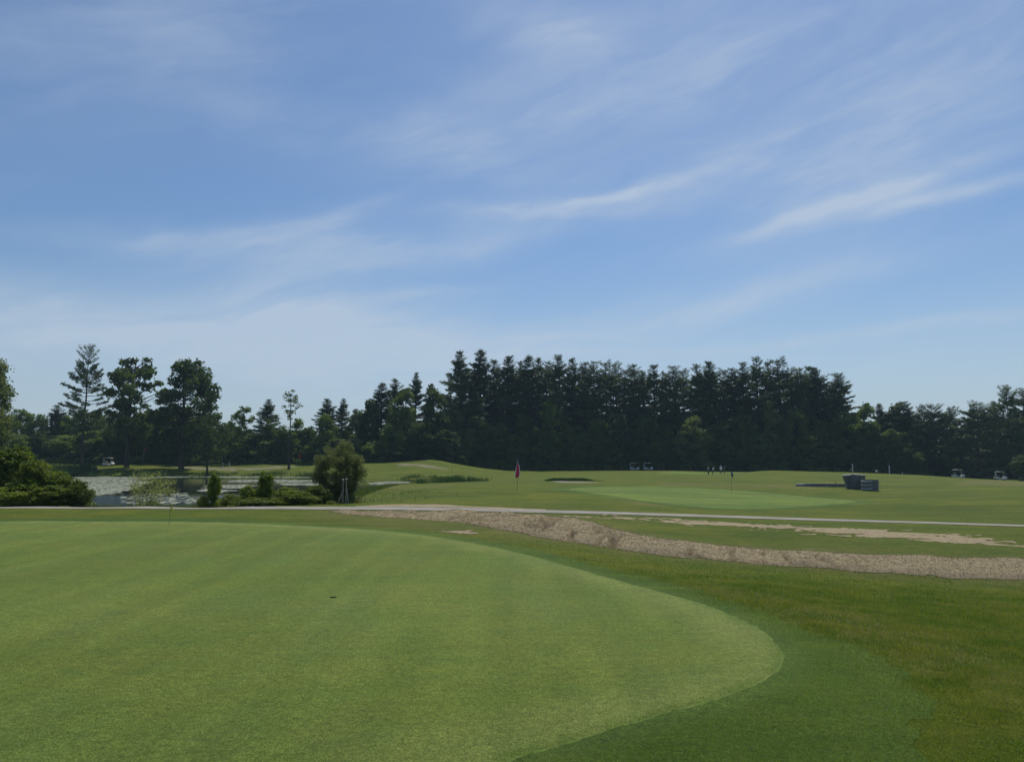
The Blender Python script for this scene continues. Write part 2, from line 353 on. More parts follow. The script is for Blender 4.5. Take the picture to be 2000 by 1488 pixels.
# ------------------------------------------------------------------ terrain
WATER = -0.9
def P_at(px, py, d):
    a = (px-1000)/FPX; b = (744-py)/FPX
    dy = math.cos(PITCH)-b*math.sin(PITCH); dz = math.sin(PITCH)+b*math.cos(PITCH); t = d/dy
    return (a*t, d, CAMZ+dz*t)
ctrl_px = [
 # lower and upper edges of the straw bank
 (950,1027,23.5),(1050,1047,20.5),(1150,1062,19.6),(1300,1084,19),(1500,1101,18.6),(1700,1116,18.2),(1850,1126,17.8),(2000,1131,17.5),(2250,1140,17.2),
 (1000,1003,30),(1100,1012,27),(1180,1030,24.3),(1280,1052,21.5),(1400,1066,20.6),(1600,1080,19.7),(1800,1087,19.2),(2000,1094,18.8),(2250,1100,18.5),
 (1500,1045,24),(1800,1055,24),(2000,1065,23.5),(2250,1070,23.5),(1300,1030,25.5),
 (1500,1180,11),(1500,1130,15),(1800,1220,10),(1800,1160,14),(2000,1250,9.5),(2000,1180,13.2),(1300,1130,14),(2250,1200,12.5),
 # path and the ground beyond
 (1500,1012,32.5),(1800,1021,31),(2000,1028,29),(2250,1036,28),(1200,1003,31),(1000,998,31.5),(850,994,32.5),(850,1030,23.5),(700,992,33.5),(500,992,33),(250,992,33),(0,991.5,33),(-250,991.5,33),
 (1500,995,42),(1500,975,50),(1500,962,58),(1500,950,70),(1500,935,100),(1500,925,130),(1500,919,150),
 (1350,990,41),(1350,970,50),(1350,953,60),
 (1200,985,38),(1200,970,46),(1200,953,57),(1200,943,75),(1200,935,100),(1200,928,130),(1200,920,180),
 (1000,975,42),(1000,956,52),(1000,945,70),(1000,937,95),(1000,928,130),(1000,920,185),
 (850,975,42),(850,955,60),(850,945,85),
 (1650,1000,39),(1650,978,52),(1650,958,64),(1650,940,90),
 (1800,1000,40),(1800,980,50),(1800,960,65),(1800,940,95),(1800,930,125),(1800,928,150),(1650,922,145),
 (2000,1000,38),(2000,970,55),(2000,950,80),(2000,940,130),(2000,939,175),(2250,1000,38),(2250,965,58),(2250,945,100),(2250,945,170),
 (1380,926,160),(1440,924,160),(1330,921,165),
 (850,925,142),(850,915,160),(850,898,185),(700,915,165),(700,904,185),(500,917,172),(500,905,185),(300,916,170),(300,903,185),(100,915,172),(100,903,185),(-150,915,172),(-150,903,185),
 (930,920,170),
]
ctrl = [P_at(*c) for c in ctrl_px]
for az in (-60, -40, -25, -10, 5, 20, 40, 60):
    for r_ in (1.5, 3., 5., 7.5): ctrl.append((r_*math.sin(R(az)), r_*math.cos(R(az)), 0))
for az in (-60, -42, -28, -15, -5, 3):
    for r_ in (10., 13.5, 18., 23., 27.): ctrl.append((r_*math.sin(R(az)), r_*math.cos(R(az)), 0))
for px, d, z in [(-150,36.5,-.12),(100,36.5,-.12),(300,36.5,-.12),(500,36.5,-.1),(600,37,-.05),(-150,44,-.8),(100,44,-.8),(300,44,-.8),(500,45,-.8),(590,50,-.8),(660,62,-.75),(705,80,-.75),(-150,70,-.5),(-200,120,-.3),(60,150,-.7),
                 (400,160,-.7),(600,152,-.7),(760,138,-.75),(900,125,-.75),(960,114,-.72),(880,104,-.75),(800,98,-.75),
                 (-150,235,2.0),(300,235,2.0),(600,235,1.8),(850,235,1.0),(1000,235,.2),(1300,235,-.1),(1500,235,-.5),(1800,235,-1.6),(2100,235,-2.3),
                 (0,500,1.5),(1000,500,.2),(2000,500,-2),(0,1500,.5),(1000,1500,0),(2000,1500,-1),(1500,185,-.35),(1800,185,-1.6),(1350,195,-.15),(1240,196,-.05)]:
    ctrl.append(((px-1000)/FPX*d, d, z))
ctrl = np.array(ctrl)
def lp(x, y):
    th = np.clip(np.arctan2(x, y), R(-62), R(62)); r_ = np.maximum(np.hypot(x, y), 1.)
    return np.stack([th*2.6, np.log(r_)], -1)
cq = lp(ctrl[:, 0], ctrl[:, 1])
def kern(a, b): return np.sqrt(((a[:, None, :]-b[None, :, :])**2).sum(-1)+.03**2)
Kc = kern(cq, cq); nC = len(ctrl)
Aug = np.block([[Kc, np.ones((nC, 1))], [np.ones((1, nC)), np.zeros((1, 1))]])
wts = np.linalg.lstsq(Aug, np.concatenate([ctrl[:, 2], [0]]), rcond=None)[0]

_rs = np.random.RandomState(5); _tab = _rs.rand(256, 256)
def vnoise(x, y):
    xi = np.floor(x).astype(int); yi = np.floor(y).astype(int); fx = x-xi; fy = y-yi
    fx = fx*fx*(3-2*fx); fy = fy*fy*(3-2*fy)
    a = _tab[xi & 255, yi & 255]; b = _tab[(xi+1) & 255, yi & 255]; c = _tab[xi & 255, (yi+1) & 255]; d = _tab[(xi+1) & 255, (yi+1) & 255]
    return (a*(1-fx)+b*fx)*(1-fy)+(c*(1-fx)+d*fx)*fy
def fbm(x, y, o=4, g=.5):
    s = 0; a = 1; t = 0
    for i in range(o): s = s+a*vnoise(x*2**i+17.3*i, y*2**i-9.1*i); t += a; a *= g
    return s/t-.5
def sm(t): t = np.clip(t, 0, 1); return t*t*(3-2*t)

def poly_sdf(x, y, poly):
    """signed distance, negative inside"""
    x = np.asarray(x, float); y = np.asarray(y, float)
    d2 = np.full(x.shape, 1e18); ins = np.zeros(x.shape, bool); n = len(poly)
    for i in range(n):
        ax, ay = poly[i]; bx, by = poly[(i+1) % n]
        ex, ey = bx-ax, by-ay; L = ex*ex+ey*ey+1e-12
        t = np.clip(((x-ax)*ex+(y-ay)*ey)/L, 0, 1)
        d2 = np.minimum(d2, (x-ax-t*ex)**2+(y-ay-t*ey)**2)
        if ay != by:
            c = ((ay > y) != (by > y)) & (x < (bx-ax)*(y-ay)/(by-ay)+ax); ins ^= c
    d = np.sqrt(d2); return np.where(ins, -d, d)
def smooth_poly(pts, it=2):
    pts = [tuple(p) for p in pts]
    for _ in range(it):
        q = []
        for i in range(len(pts)):
            a = pts[i]; b = pts[(i+1) % len(pts)]
            q.append((.75*a[0]+.25*b[0], .75*a[1]+.25*b[1])); q.append((.25*a[0]+.75*b[0], .25*a[1]+.75*b[1]))
        pts = q
    return pts
pond = smooth_poly([((px-1000)/FPX*d, d) for px, d in [(70,148),(120,156),(185,158),(400,162),(600,153),(760,137),(900,124),(965,116),(880,108),(800,101),(730,88),(700,77),(655,62),(600,51),(500,46.5),(300,45.5),(150,45.5),(0,50),(-120,80),(-60,120)]], 2)

def ground_raw(x, y):
    x = np.atleast_1d(np.asarray(x, float)); y = np.atleast_1d(np.asarray(y, float)); out = np.empty(len(x))
    for s in range(0, len(x), 40000):
        q = lp(x[s:s+40000], y[s:s+40000]); out[s:s+40000] = kern(q, cq) @ wts[:-1]+wts[-1]
    r_ = np.hypot(x, y); th = np.abs(np.arctan2(x, y))
    out = out*(1-sm((th-R(55))/R(25)))*sm((r_-1.)/3.)
    return out
def ground_z(x, y, detail=True):
    x = np.atleast_1d(np.asarray(x, float)); y = np.atleast_1d(np.asarray(y, float))
    z = ground_raw(x, y); r_ = np.hypot(x, y)
    if detail:
        z = z+fbm(x*.09+5, y*.09, 3)*.10*sm((r_-34)/50)*(1-sm((r_-160)/30)*.6)
    m = (x > -160) & (x < 40) & (y > 30) & (y < 175)
    if m.any():
        s = poly_sdf(x[m], y[m], pond); zz = z[m]
        land = np.maximum(zz, WATER+.02)
        near = WATER+.0+np.maximum(s, 0)*.10
        zo = np.where(s > 0, np.minimum(land, np.where(s < 3, np.maximum(near, WATER)+(land-WATER)*sm(s/3), land)), WATER-.05-.5*sm(-s/4))
        z[m] = zo
    return z
def gz(x, y): return float(ground_z([x], [y])[0])
_T = np.geomspace(3, 420, 900)
def pix2g(px, py):
    a = (px-1000)/FPX; b = (744-py)/FPX
    dy = math.cos(PITCH)-b*math.sin(PITCH); dz = math.sin(PITCH)+b*math.cos(PITCH)
    X = a*_T; Y = dy*_T; Z = CAMZ+dz*_T; g = ground_z(X, Y); s = Z-g
    i = np.argmax(s < 0)
    if s[i] >= 0: i = len(_T)-1
    if i == 0: return (X[0], Y[0])
    f = s[i-1]/(s[i-1]-s[i]); t = _T[i-1]+f*(_T[i]-_T[i-1])
    return (a*t, dy*t)
def dens(pts, n=4, close=True):
    q = []; m = len(pts)
    for i in range(m if close else m-1):
        a = pts[i]; b = pts[(i+1) % m]
        for k in range(n): q.append((a[0]+(b[0]-a[0])*k/n, a[1]+(b[1]-a[1])*k/n))
    return q
def gpoly(pts, n=3): return [pix2g(*p) for p in dens(pts, n)]

# pixel-traced outlines dropped onto the terrain
G1 = smooth_poly([(-11.5,24.8),(-8,25.6)]+[], 0)
green_px = [(-10,1018.5),(150,1017.5),(300,1018),(450,1021),(600,1027),(720,1034),(820,1043),(930,1061),(1060,1091),(1200,1131),(1350,1171),(1450,1209),(1515,1250),(1536,1284),(1515,1318),(1440,1354),(1330,1386),(1200,1427),(1100,1455),(1000,1484)]
g1 = [pix2g(*p) for p in green_px]
g1 = g1+[pix2g(1000,1484), (-.6, 4.3), (-1.6, 3.2), (-4.5, 1.0), (-9, 1.0), (-15, 4), (-19.5, 10), (-21, 17), (-19, 22.5)]
fr_px = [(560,1020),(760,1031),(900,1047),(1040,1074),(1160,1100),(1300,1136),(1420,1172),(1540,1215),(1660,1256),(1760,1310),(1812,1362),(1800,1400),(1790,1484)]
fr = [pix2g(*p) for p in fr_px]+[(3.0, 4.4), (3.2, 2.), (0, -1.), (-6, -1.5), (-16, 2), (-20.5, 9), (-22, 17), (-20, 23), (-16, 26.3), (-12, 26.9)]
fr = smooth_poly(fr, 3)
path_up = [(-300,987),(0,988.6),(300,989.6),(600,990),(750,990),(900,992),(1000,994.6),(1150,998.6),(1300,1003),(1450,1008),(1600,1013),(1800,1019),(2000,1025.5),(2300,1036)]
path_dn = [(-300,992.6),(0,993),(300,994),(600,995),(750,996),(900,998),(1000,1000.2),(1150,1003.8),(1300,1007.8),(1450,1012.3),(1600,1017),(1800,1022.5),(2000,1029),(2300,1040)]
pth = gpoly(path_up+path_dn[::-1], 3)
bank_px = [(640,999),(700,998),(800,999),(1000,1003),(1100,1010),(1150,1019),(1200,1033),(1280,1051),(1400,1065),(1600,1079),(1800,1086),(2000,1093),(2300,1101),(2300,1141),(2000,1132),(1850,1128),(1700,1118),(1500,1103),(1300,1086),(1150,1064),(1050,1048),(960,1030),(900,1020),(760,1011),(680,1004)]
bank = gpoly(bank_px, 4)
bank2 = gpoly([(690,988.5),(760,985),(850,985),(930,989),(1000,991.5),(1070,995.5),(1070,996.5),(900,991),(750,989.4)], 3)
strip = gpoly([(1090,1006),(1250,1010),(1350,1015),(1480,1021),(1600,1030),(1750,1037),(1900,1048),(2000,1056),(2300,1075),(2300,1090),(2000,1069),(1850,1062),(1700,1052),(1550,1042),(1400,1030),(1250,1020),(1130,1012)], 3)
patch = gpoly([(870,1038),(900,1036),(945,1040),(938,1043),(890,1042)], 2)
g2 = gpoly(smooth_poly([(1095,954.5),(1180,950),(1300,951),(1440,957),(1540,966.5),(1610,973),(1690,979),(1620,986),(1520,993),(1420,994),(1320,987),(1220,973),(1150,962)], 1), 2)
g3 = [((px-1000)/FPX*d, d) for px, d in [(1270,150),(1330,172),(1440,178),(1500,165),(1500,145),(1400,135),(1300,138)]]
g3 = smooth_poly(g3, 2)
bunk = gpoly([(1062,939.5),(1100,939),(1160,941),(1185,943.5),(1130,943.5),(1085,942.5)], 2)
dirtl = smooth_poly([((px-1000)/FPX*d, d) for px, d in [(300,178),(380,181),(470,176),(560,181),(600,178),(560,172),(470,168),(400,170),(340,174)]], 2)
dirtm = smooth_poly([((px-1000)/FPX*d, d) for px, d in [(720,172),(800,176),(860,168),(930,158),(860,156),(790,162)]], 2)

# polar grid around the camera, finer inside the view
TH = np.concatenate([np.arange(-180, -40, 2.0), np.arange(-40, 40, .2), np.arange(40, 180, 2.0)])
RR = [.6]
while RR[-1] < 42: RR.append(RR[-1]*1.009 if RR[-1] > 3.5 else RR[-1]*1.06)
while RR[-1] < 230: RR.append(RR[-1]*1.013)
while RR[-1] < 3500: RR.append(RR[-1]*1.10)
RR = np.array(RR); nT = len(TH); nR = len(RR)
tt, rr = np.meshgrid(np.radians(TH), RR); GX = (rr*np.sin(tt)).ravel(); GY = (rr*np.cos(tt)).ravel()
GZ = ground_z(GX, GY)
def sdfm(poly, pad=3.):
    p = np.array(poly); m = (GX > p[:, 0].min()-pad) & (GX < p[:, 0].max()+pad) & (GY > p[:, 1].min()-pad) & (GY < p[:, 1].max()+pad)
    s = np.full(len(GX), pad+1.); s[m] = poly_sdf(GX[m], GY[m], poly); return s
S_bank = sdfm(bank); nb_ = fbm(GX*1.3, GY*1.3, 5, .6)
S_bank = S_bank+nb_*.55
# gullies washed into the bank, lumps of spread straw
gul = np.abs(fbm((GX-GY)*.95+(GX+GY)*.55, (GX+GY)*.14+9, 3))
onb = sm(-S_bank/.5)
GZ = GZ+onb*(fbm(GX*2.1, GY*2.1, 4, .6)*.17+fbm((GX-GY)*.45+4, (GX+GY)*.3, 2)*.30+.03)-onb*.26*(1-sm(gul/.045))*sm((10-GX)/4)
i0 = np.arange((nR-1)*nT).reshape(nR-1, nT); nx = np.roll(np.arange(nT), -1)
QF = np.stack([i0, i0[:, nx], i0[:, nx]+nT, i0+nT], -1).reshape(-1, 4)
QF = QF[:, ::-1]
def overlay(name, S, lift, mat, attrs=None, ZZ=None):
    """part of the terrain sheet where S < 0, cut exactly along S = 0"""
    Z = (GZ if ZZ is None else ZZ)+lift
    inside = S < 0; cnt = inside[QF].sum(1)
    full = QF[cnt == 4]; mixed = QF[(cnt > 0) & (cnt < 4)]
    V = []; tri = []; base = len(GX); cache = {}
    for q in mixed:
        poly = []
        for k in range(4):
            a = int(q[k]); b = int(q[(k+1) % 4])
            if inside[a]: poly.append(a)
            if inside[a] != inside[b]:
                key = (min(a, b), max(a, b))
                if key not in cache:
                    lo, hi = key; t = S[lo]/(S[lo]-S[hi])
                    cache[key] = base+len(V); V.append((GX[lo]+(GX[hi]-GX[lo])*t, GY[lo]+(GY[hi]-GY[lo])*t, Z[lo]+(Z[hi]-Z[lo])*t, lo, hi, t))
                poly.append(cache[key])
        for k in range(1, len(poly)-1): tri.append((poly[0], poly[k], poly[k+1]))
    allV = np.stack([GX, GY, Z], -1)
    if V:
        Va = np.array(V); allV = np.concatenate([allV, Va[:, :3]])
    tri = np.array(tri).reshape(-1, 3)
    used = np.unique(np.concatenate([full.ravel(), tri.ravel()])).astype(int); remap = np.full(len(allV), -1); remap[used] = np.arange(len(used))
    at = None
    if attrs:
        at = {}
        for k, a in attrs.items():
            aa = a
            if V: aa = np.concatenate([a, a[Va[:, 3].astype(int)]])
            at[k] = aa[used]
    me = np_mesh(name, allV[used], [remap[full], remap[tri.astype(int)]], [mat], True, attrs=at)
    return link(name, me)

hx, hy = pix2g(650.5, 1167.5)
HZ = gz(hx, hy)
S_hole = .26-np.hypot(GX-hx, GY-hy)        # > 0 inside the cut-out
dry = np.clip(sm((S_bank*-1+1.6)/1.8)*.55, 0, 1)
p_dry = gpoly([(1330,1140),(1480,1150),(1640,1180),(1800,1215),(1990,1300),(2050,1340),(2000,1380),(1850,1330),(1700,1270),(1560,1215),(1430,1175)], 2)
dry = np.maximum(dry, .85*sm((.5-sdfm(p_dry))/1.4))
for pl, am in (([(540,1000),(800,1008),(960,1035),(840,1042),(640,1018)], .45), ([(1180,953),(1290,972),(1350,992),(1230,985)], .7), ([(1250,941),(1600,948),(1640,955),(1300,949)], .45),
               ([(1880,938),(2100,940),(2100,950),(1850,948)], .7), ([(700,952),(900,945),(880,950),(720,962)], .4)):
    dry = np.maximum(dry, am*sm((.4-sdfm(gpoly(pl, 2)))/1.5))
overlay('ground', S_hole, 0, M['rough'], {'dry': dry})['kind'] = 'structure'
S_g1 = sdfm(smooth_poly(g1, 3))+fbm(GX*5, GY*5, 4, .7)*.12
S_fr = sdfm(fr)+fbm(GX*2, GY*2, 5, .7)*.6
overlay('fringe_turf', np.maximum(S_fr, S_hole), .004, M['fringe'])['kind'] = 'structure'
rim = np.clip(sm((S_g1+1.15+fbm(GX*.8, GY*.8, 3)*.8)/1.0), 0, 1)*.8+.3*sm((GY-19+fbm(GX*.5, GY*.5, 3)*4)/6)
overlay('putting_green', np.maximum(S_g1, S_hole), .0044+.0036*sm(-S_g1/.15), M['green'], {'rim': rim, 'edge': sm((S_g1+.17+fbm(GX*7, GY*7, 3)*.30)/.24)*.75})['kind'] = 'structure'
S_g2 = sdfm(g2)+fbm(GX*1.5, GY*1.5, 4, .6)*.25
overlay('far_green_collar', S_g2-1.1+fbm(GX*.5, GY*.5, 3)*.8, .006, M['fringe'])['kind'] = 'structure'
overlay('far_putting_green', S_g2, .010, M['green_far'])['kind'] = 'structure'
overlay('distant_putting_green', sdfm(g3), .012, M['green_far'])['kind'] = 'structure'
overlay('cart_path', sdfm(pth)+fbm(GX*1.5, GY*1.5, 3)*.14, .016, M['path'])['kind'] = 'structure'
lowc = np.array([pix2g(*p) for p in dens([(900,1020),(960,1030),(1050,1048),(1150,1064),(1300,1086),(1500,1103),(1700,1118),(1850,1128),(2000,1132),(2300,1141)], 4, False)])
dl = np.full(len(GX), 9.); mk = S_bank < .2
dl[mk] = np.sqrt(((GX[mk][:, None]-lowc[None, :, 0])**2+(GY[mk][:, None]-lowc[None, :, 1])**2).min(1))
bare = np.clip((1-sm((dl-.12+fbm(GX*1.5, GY*1.5, 4)*.5)/.55))*.85, 0, 1)*(GY < 24)
groove_shade = np.clip((1-sm(gul/.06))*onb*sm((10-GX)/4), 0, 1)*.8  # shade in the gullies, put into the straw colour as a dark tone
overlay('straw_bank', S_bank, .008, M['straw'], {'bare': bare, 'groove_shade': groove_shade})['kind'] = 'structure'
s2 = sdfm(strip); brk = fbm(GX*.55, GY*1.3+4, 5, .65)
overlay('straw_strip', s2+.62+brk*5.+fbm(GX*2.+9, GY*3.2, 5, .85)*5.5, .009, M['straw'])['kind'] = 'structure'
overlay('straw_verge', np.minimum(sdfm(bank2)+fbm(GX*1.1, GY*1.1, 4, .6)*.9, sdfm(patch)+.12+fbm(GX*2.6, GY*4.1, 4, .7)*2.2), .008, M['straw'])['kind'] = 'structure'
overlay('sand_bunker', sdfm(bunk)+.5+fbm(GX*.8, GY*.8, 3)*1.2, .010, M['sand'])['kind'] = 'structure'
overlay('bare_earth', np.minimum(sdfm(dirtl)+1.2+fbm(GX*.25, GY*.8, 5, .65)*9., sdfm(dirtm)+2.6+fbm(GX*.25, GY*.8, 5, .65)*9.), .012, M['dirt'])['kind'] = 'structure'
# annulus of turf round the hole, and the cup sunk into it
mb = MB(); mb.lathe([(.054, 0), (.10, 0), (.2, 0), (.31, -.001)], 48, (hx, hy, HZ+.0095)); o = mb.build('green_round_hole', M['green']); o['kind'] = 'structure'
hole = thing('golf_hole', 'open golf cup cut in the near putting green with no flag in it', 'golf hole', (hx, hy, HZ))
MB().lathe([(.054, .0096), (.0545, -.012), (.053, -.02), (.053, -.12), (.0, -.12)], 40).build('cup', M['cup'], hole)

# water
def water_mat():
    m, n, l = mat_new('pond_water'); nt = m.node_tree; b = n['Principled BSDF']; p = N_pos(nt)
    b.inputs['Base Color'].default_value = (.018, .024, .018, 1); b.inputs['Roughness'].default_value = .06; b.inputs['Specular IOR Level'].default_value = .5; b.inputs['IOR'].default_value = 1.33
    sy = n.new('ShaderNodeSeparateXYZ'); l.new(p, sy.inputs[0])
    wind = N_math(nt, 'ADD', N_ramp(nt, N_math(nt, 'MULTIPLY', sy.outputs[1], -1.), -72., -56.), N_math(nt, 'MULTIPLY', N_ramp(nt, N_noise(nt, .06, 3, .5, p, 0, (.5, 2., 1)), .58, .70), .10))
    h = N_math(nt, 'MULTIPLY', N_noise(nt, 5., 3, .6, p, .3), N_math(nt, 'ADD', wind, .006))
    l.new(N_bump(nt, h, 1., .12), b.inputs['Normal']); return m
pm = bpy.data.meshes.new('pond_water'); pv = [(x, y, WATER) for x, y in pond]
pm.from_pydata(pv, [], [list(range(len(pv)))]); pm.materials.append(water_mat())
link('pond_water', pm)['kind'] = 'structure'

# ------------------------------------------------------------------ leaf clouds
def rand_dirs(rs, n, up=0.):
    v = rs.normal(size=(n, 3)); v[:, 2] += up; return v/np.linalg.norm(v, axis=1, keepdims=True)
def leaf_quads(C, rs, size, aspect=.55, up=0., jit=.4, axis=None):
    """diamond leaves at points C"""
    n = len(C); nrm = rand_dirs(rs, n, up)
    t = axis if axis is not None else rand_dirs(rs, n)
    t = t-nrm*(t*nrm).sum(1, keepdims=True); t /= np.linalg.norm(t, axis=1, keepdims=True)+1e-9
    s = np.cross(nrm, t); L = size*(1+jit*(rs.rand(n, 1)*2-1)); w = L*aspect
    V = np.stack([C-t*L*.5, C+s*w*.5+t*L*.05, C+t*L*.5, C-s*w*.5+t*L*.05], 1).reshape(-1, 3)
    F = np.arange(n*4).reshape(n, 4); return V, F
def tubes(segs, n=5):
    """segs: list of (pts, radii)"""
    mb = MB()
    for pts, rad in segs: mb.tube(pts, rad, n, cap=False)
    return mb

def pine_meshes(seed, H=30., base=.25, rad=5., sparse=1., tip=.30, lean=0., shape=1.0, droop=0., size=.66, dens_=1.):
    rs = np.random.RandomState(seed); segs = []
    tr = []; k = 7
    for i in range(k+1):
        f = i/k; tr.append((lean*f*f+rs.normal()*.12*f, rs.normal()*.12*f, H*f))
    tr[-1] = (tr[-1][0], tr[-1][1], H*.985)
    r0 = H*.0125; segs.append((tr, [r0*(1-f*.94) for f in np.linspace(0, 1, k+1)]))
    tra = np.array(tr); def_at = lambda z: np.array([np.interp(z, tra[:, 2], tra[:, 0]), np.interp(z, tra[:, 2], tra[:, 1]), z])
    C = []; AX = []; z = H*base
    # a few dead stubs below the crown
    for _ in range(int(6*sparse)):
        zz = H*rs.uniform(.1, base+.05); a = rs.rand()*6.28; p0 = def_at(zz); L = rs.uniform(.6, 2.2)
        segs.append(([tuple(p0), tuple(p0+np.array([math.cos(a)*L, math.sin(a)*L, rs.uniform(-.3, .2)]))], [.05, .015]))
    while z < H*.985:
        f = (z-H*base)/(H*(1-base)); f = min(max(f, 0), 1)
        prof = (1-f)**(.62*shape)*(.55+.45*min(1, f/.12+.35))*rs.uniform(.72, 1.2); nb = rs.randint(3, 6) if f < .6 else rs.randint(4, 7)
        off = rs.rand()*6.28
        for b_ in range(nb):
            if rs.rand() > sparse*.95: continue
            a = off+b_*6.283/nb+rs.normal()*.28
            L = rad*prof*rs.uniform(.5, 1.28)+.3
            el = R(-6-droop+58*f**1.5+rs.normal()*7)
            p0 = def_at(z+rs.normal()*.12); u = np.array([math.cos(a), math.sin(a), 0])
            pts = []
            for s_ in (0, .35, .7, 1.):
                q = p0+u*L*s_*math.cos(el)+np.array([0, 0, L*(s_*math.sin(el)+.16*s_*s_*s_)])+np.array([0, 0, -.02*L*math.sin(s_*3.1)])
                pts.append(q)
            segs.append(([tuple(q) for q in pts], [max(.02, .028*L**.8), .02*L**.7+.008, .02, .008]))
            pa = np.array(pts); m = int((L*19+8)*dens_)
            s_ = tip+(1-tip)*rs.rand(m)**.75
            seg = np.minimum((s_*3).astype(int), 2); ff = s_*3-seg
            c = pa[seg]*(1-ff[:, None])+pa[seg+1]*ff[:, None]
            side = np.array([-u[1], u[0], 0]); wdt = L*.23*np.sin(np.clip((s_-tip*.6)/(1-tip*.6), 0, 1)*2.6)+.10
            lat = rs.uniform(-1, 1, m)*wdt
            c = c+side*lat[:, None]-u*(np.abs(lat)*.30)[:, None]+rs.normal(size=(m, 3))*np.array([.09, .09, .11])
            ax = u[None, :]*.9+side[None, :]*np.sign(lat)[:, None]*.8+np.array([0, 0, .28])+rs.normal(size=(m, 3))*.35
            C.append(c); AX.append(ax)
        z += H*rs.uniform(.020, .034)/max(.6, sparse**.2)
    # leader tuft
    m = 26; tt_ = rs.rand(m); c = def_at(H)[None, :]+np.stack([rs.normal(size=m)*.14*(1.3-tt_), rs.normal(size=m)*.14*(1.3-tt_), -1.8+tt_*2.0], -1)
    C.append(c); AX.append(np.tile([0, 0, 1.], (m, 1))+rs.normal(size=(m, 3))*.5)
    C = np.concatenate(C); AX = np.concatenate(AX)
    C2 = np.concatenate([C, C+rs.normal(size=C.shape)*.16]); AX2 = np.concatenate([AX, AX+rs.normal(size=AX.shape)*.5])
    size = size*np.clip((H*1.01-C2[:, 2:3])/(H*.16), .5, 1.)
    V, F = leaf_quads(C2, rs, size, .30, .9, .45, AX2)
    return tubes(segs).mesh('trunk', M['bark']), np_mesh('crown', V, F, [M['needles']]), rad

def leafy_meshes(seed, H=15., rad=5., base=.12, clumps=46, per=130, size=.38, mat='leaves', barkm='bark', stems=1, top=.0, flat=1., crad=.24, aspect=.75, upper=0., open_=0., thick=.017, wood=None, skirt=0, lob=1.):
    rs = np.random.RandomState(seed); segs = []; C = []
    cz = H*(base+1)/2; hz = H*(1-base)/2; lobes = [(rs.rand()*6.28, rs.uniform(-.8, .8), rs.uniform(.15, .35)) for _ in range(5)]
    cl_ = []
    tries = 0
    while len(cl_) < clumps and tries < clumps*60:
        tries += 1
        d = rand_dirs(rs, 1, upper)[0]; rr_ = rs.uniform(.35, 1.)**.5
        env = 1.
        a = math.atan2(d[1], d[0])
        for la, lz, lw in lobes:
            env += lob*lw*(math.cos(a-la)-.2)*(1-abs(d[2]-lz)*.6)
        f = (d[2]*rr_+1)/2
        wprof = (1-top*f)*(.75+.25*math.sin(f*3.14))
        p = np.array([d[0]*rad*rr_*env*wprof*(1-crad*.6), d[1]*rad*rr_*env*wprof*(1-crad*.6), cz+d[2]*hz*rr_*(1-crad*.5)*rs.uniform(.85, 1.06)])
        if any(np.linalg.norm(p-q[0]) < rad*crad*(.55+open_) for q in cl_): continue
        cl_.append((p, rad*crad*rs.uniform(.6, 1.35)))
    for _ in range(skirt):
        a = rs.rand()*6.283; q = rad*rs.uniform(.1, .95)
        cl_.append((np.array([math.cos(a)*q, math.sin(a)*q, H*rs.uniform(.02, .13)]), rad*crad*rs.uniform(.8, 1.3)))
    for p, cr in cl_:
        m = int(per*(cr/(rad*crad))**1.6); d = rand_dirs(rs, m, .25); rr_ = cr*(rs.rand(m, 1)**.42)
        wob = 1+.35*np.sin(d[:, :1]*5+p[0])*np.cos(d[:, 1:2]*4+p[1])
        C.append(p+d*rr_*wob*np.array([1, 1, .72*flat]))
    C = np.concatenate(C); C = C[C[:, 2] > (.004 if skirt else .02)*H]
    # trunk(s) and limbs to the clumps
    for s_ in range(stems):
        bx, by = (0, 0) if stems == 1 else (rs.normal()*.03*rad+(s_-(stems-1)/2)*rad*.12, rs.normal()*.04*rad)
        top_p = (bx*2.2+rs.normal()*.06*rad, by*2.2+rs.normal()*.06*rad, H*.82)
        tr = [(bx, by, 0), (bx*1.2+rs.normal()*.03*rad, by*1.2, H*.28), (bx*1.7+rs.normal()*.05*rad, by*1.6, H*.55), top_p]
        r0 = H*thick/stems**.5; segs.append((tr, [r0*1.25, r0*.85, r0*.5, r0*.12])); tra = np.array(tr)
        for j, (p, cr) in enumerate(cl_):
            if j % stems != s_: continue
            z0 = max(H*.06, min(p[2]-.35*math.hypot(p[0], p[1])*rs.uniform(.7, 1.6)-.02*H, H*.8))
            q0 = np.array([np.interp(z0, tra[:, 2], tra[:, 0]), np.interp(z0, tra[:, 2], tra[:, 1]), z0])
            mid = (q0+p)/2+np.array([0, 0, -.04*H])*rs.rand()+rs.normal(size=3)*.03*rad
            segs.append(([tuple(q0), tuple(mid), tuple(p)], [r0*.32, r0*.2, r0*.06]))
    V, F = leaf_quads(C, rs, size, aspect, .35, .45)
    return tubes(segs, 6).mesh('trunk', M[wood or barkm]), np_mesh('crown', V, F, [M[mat]]), rad

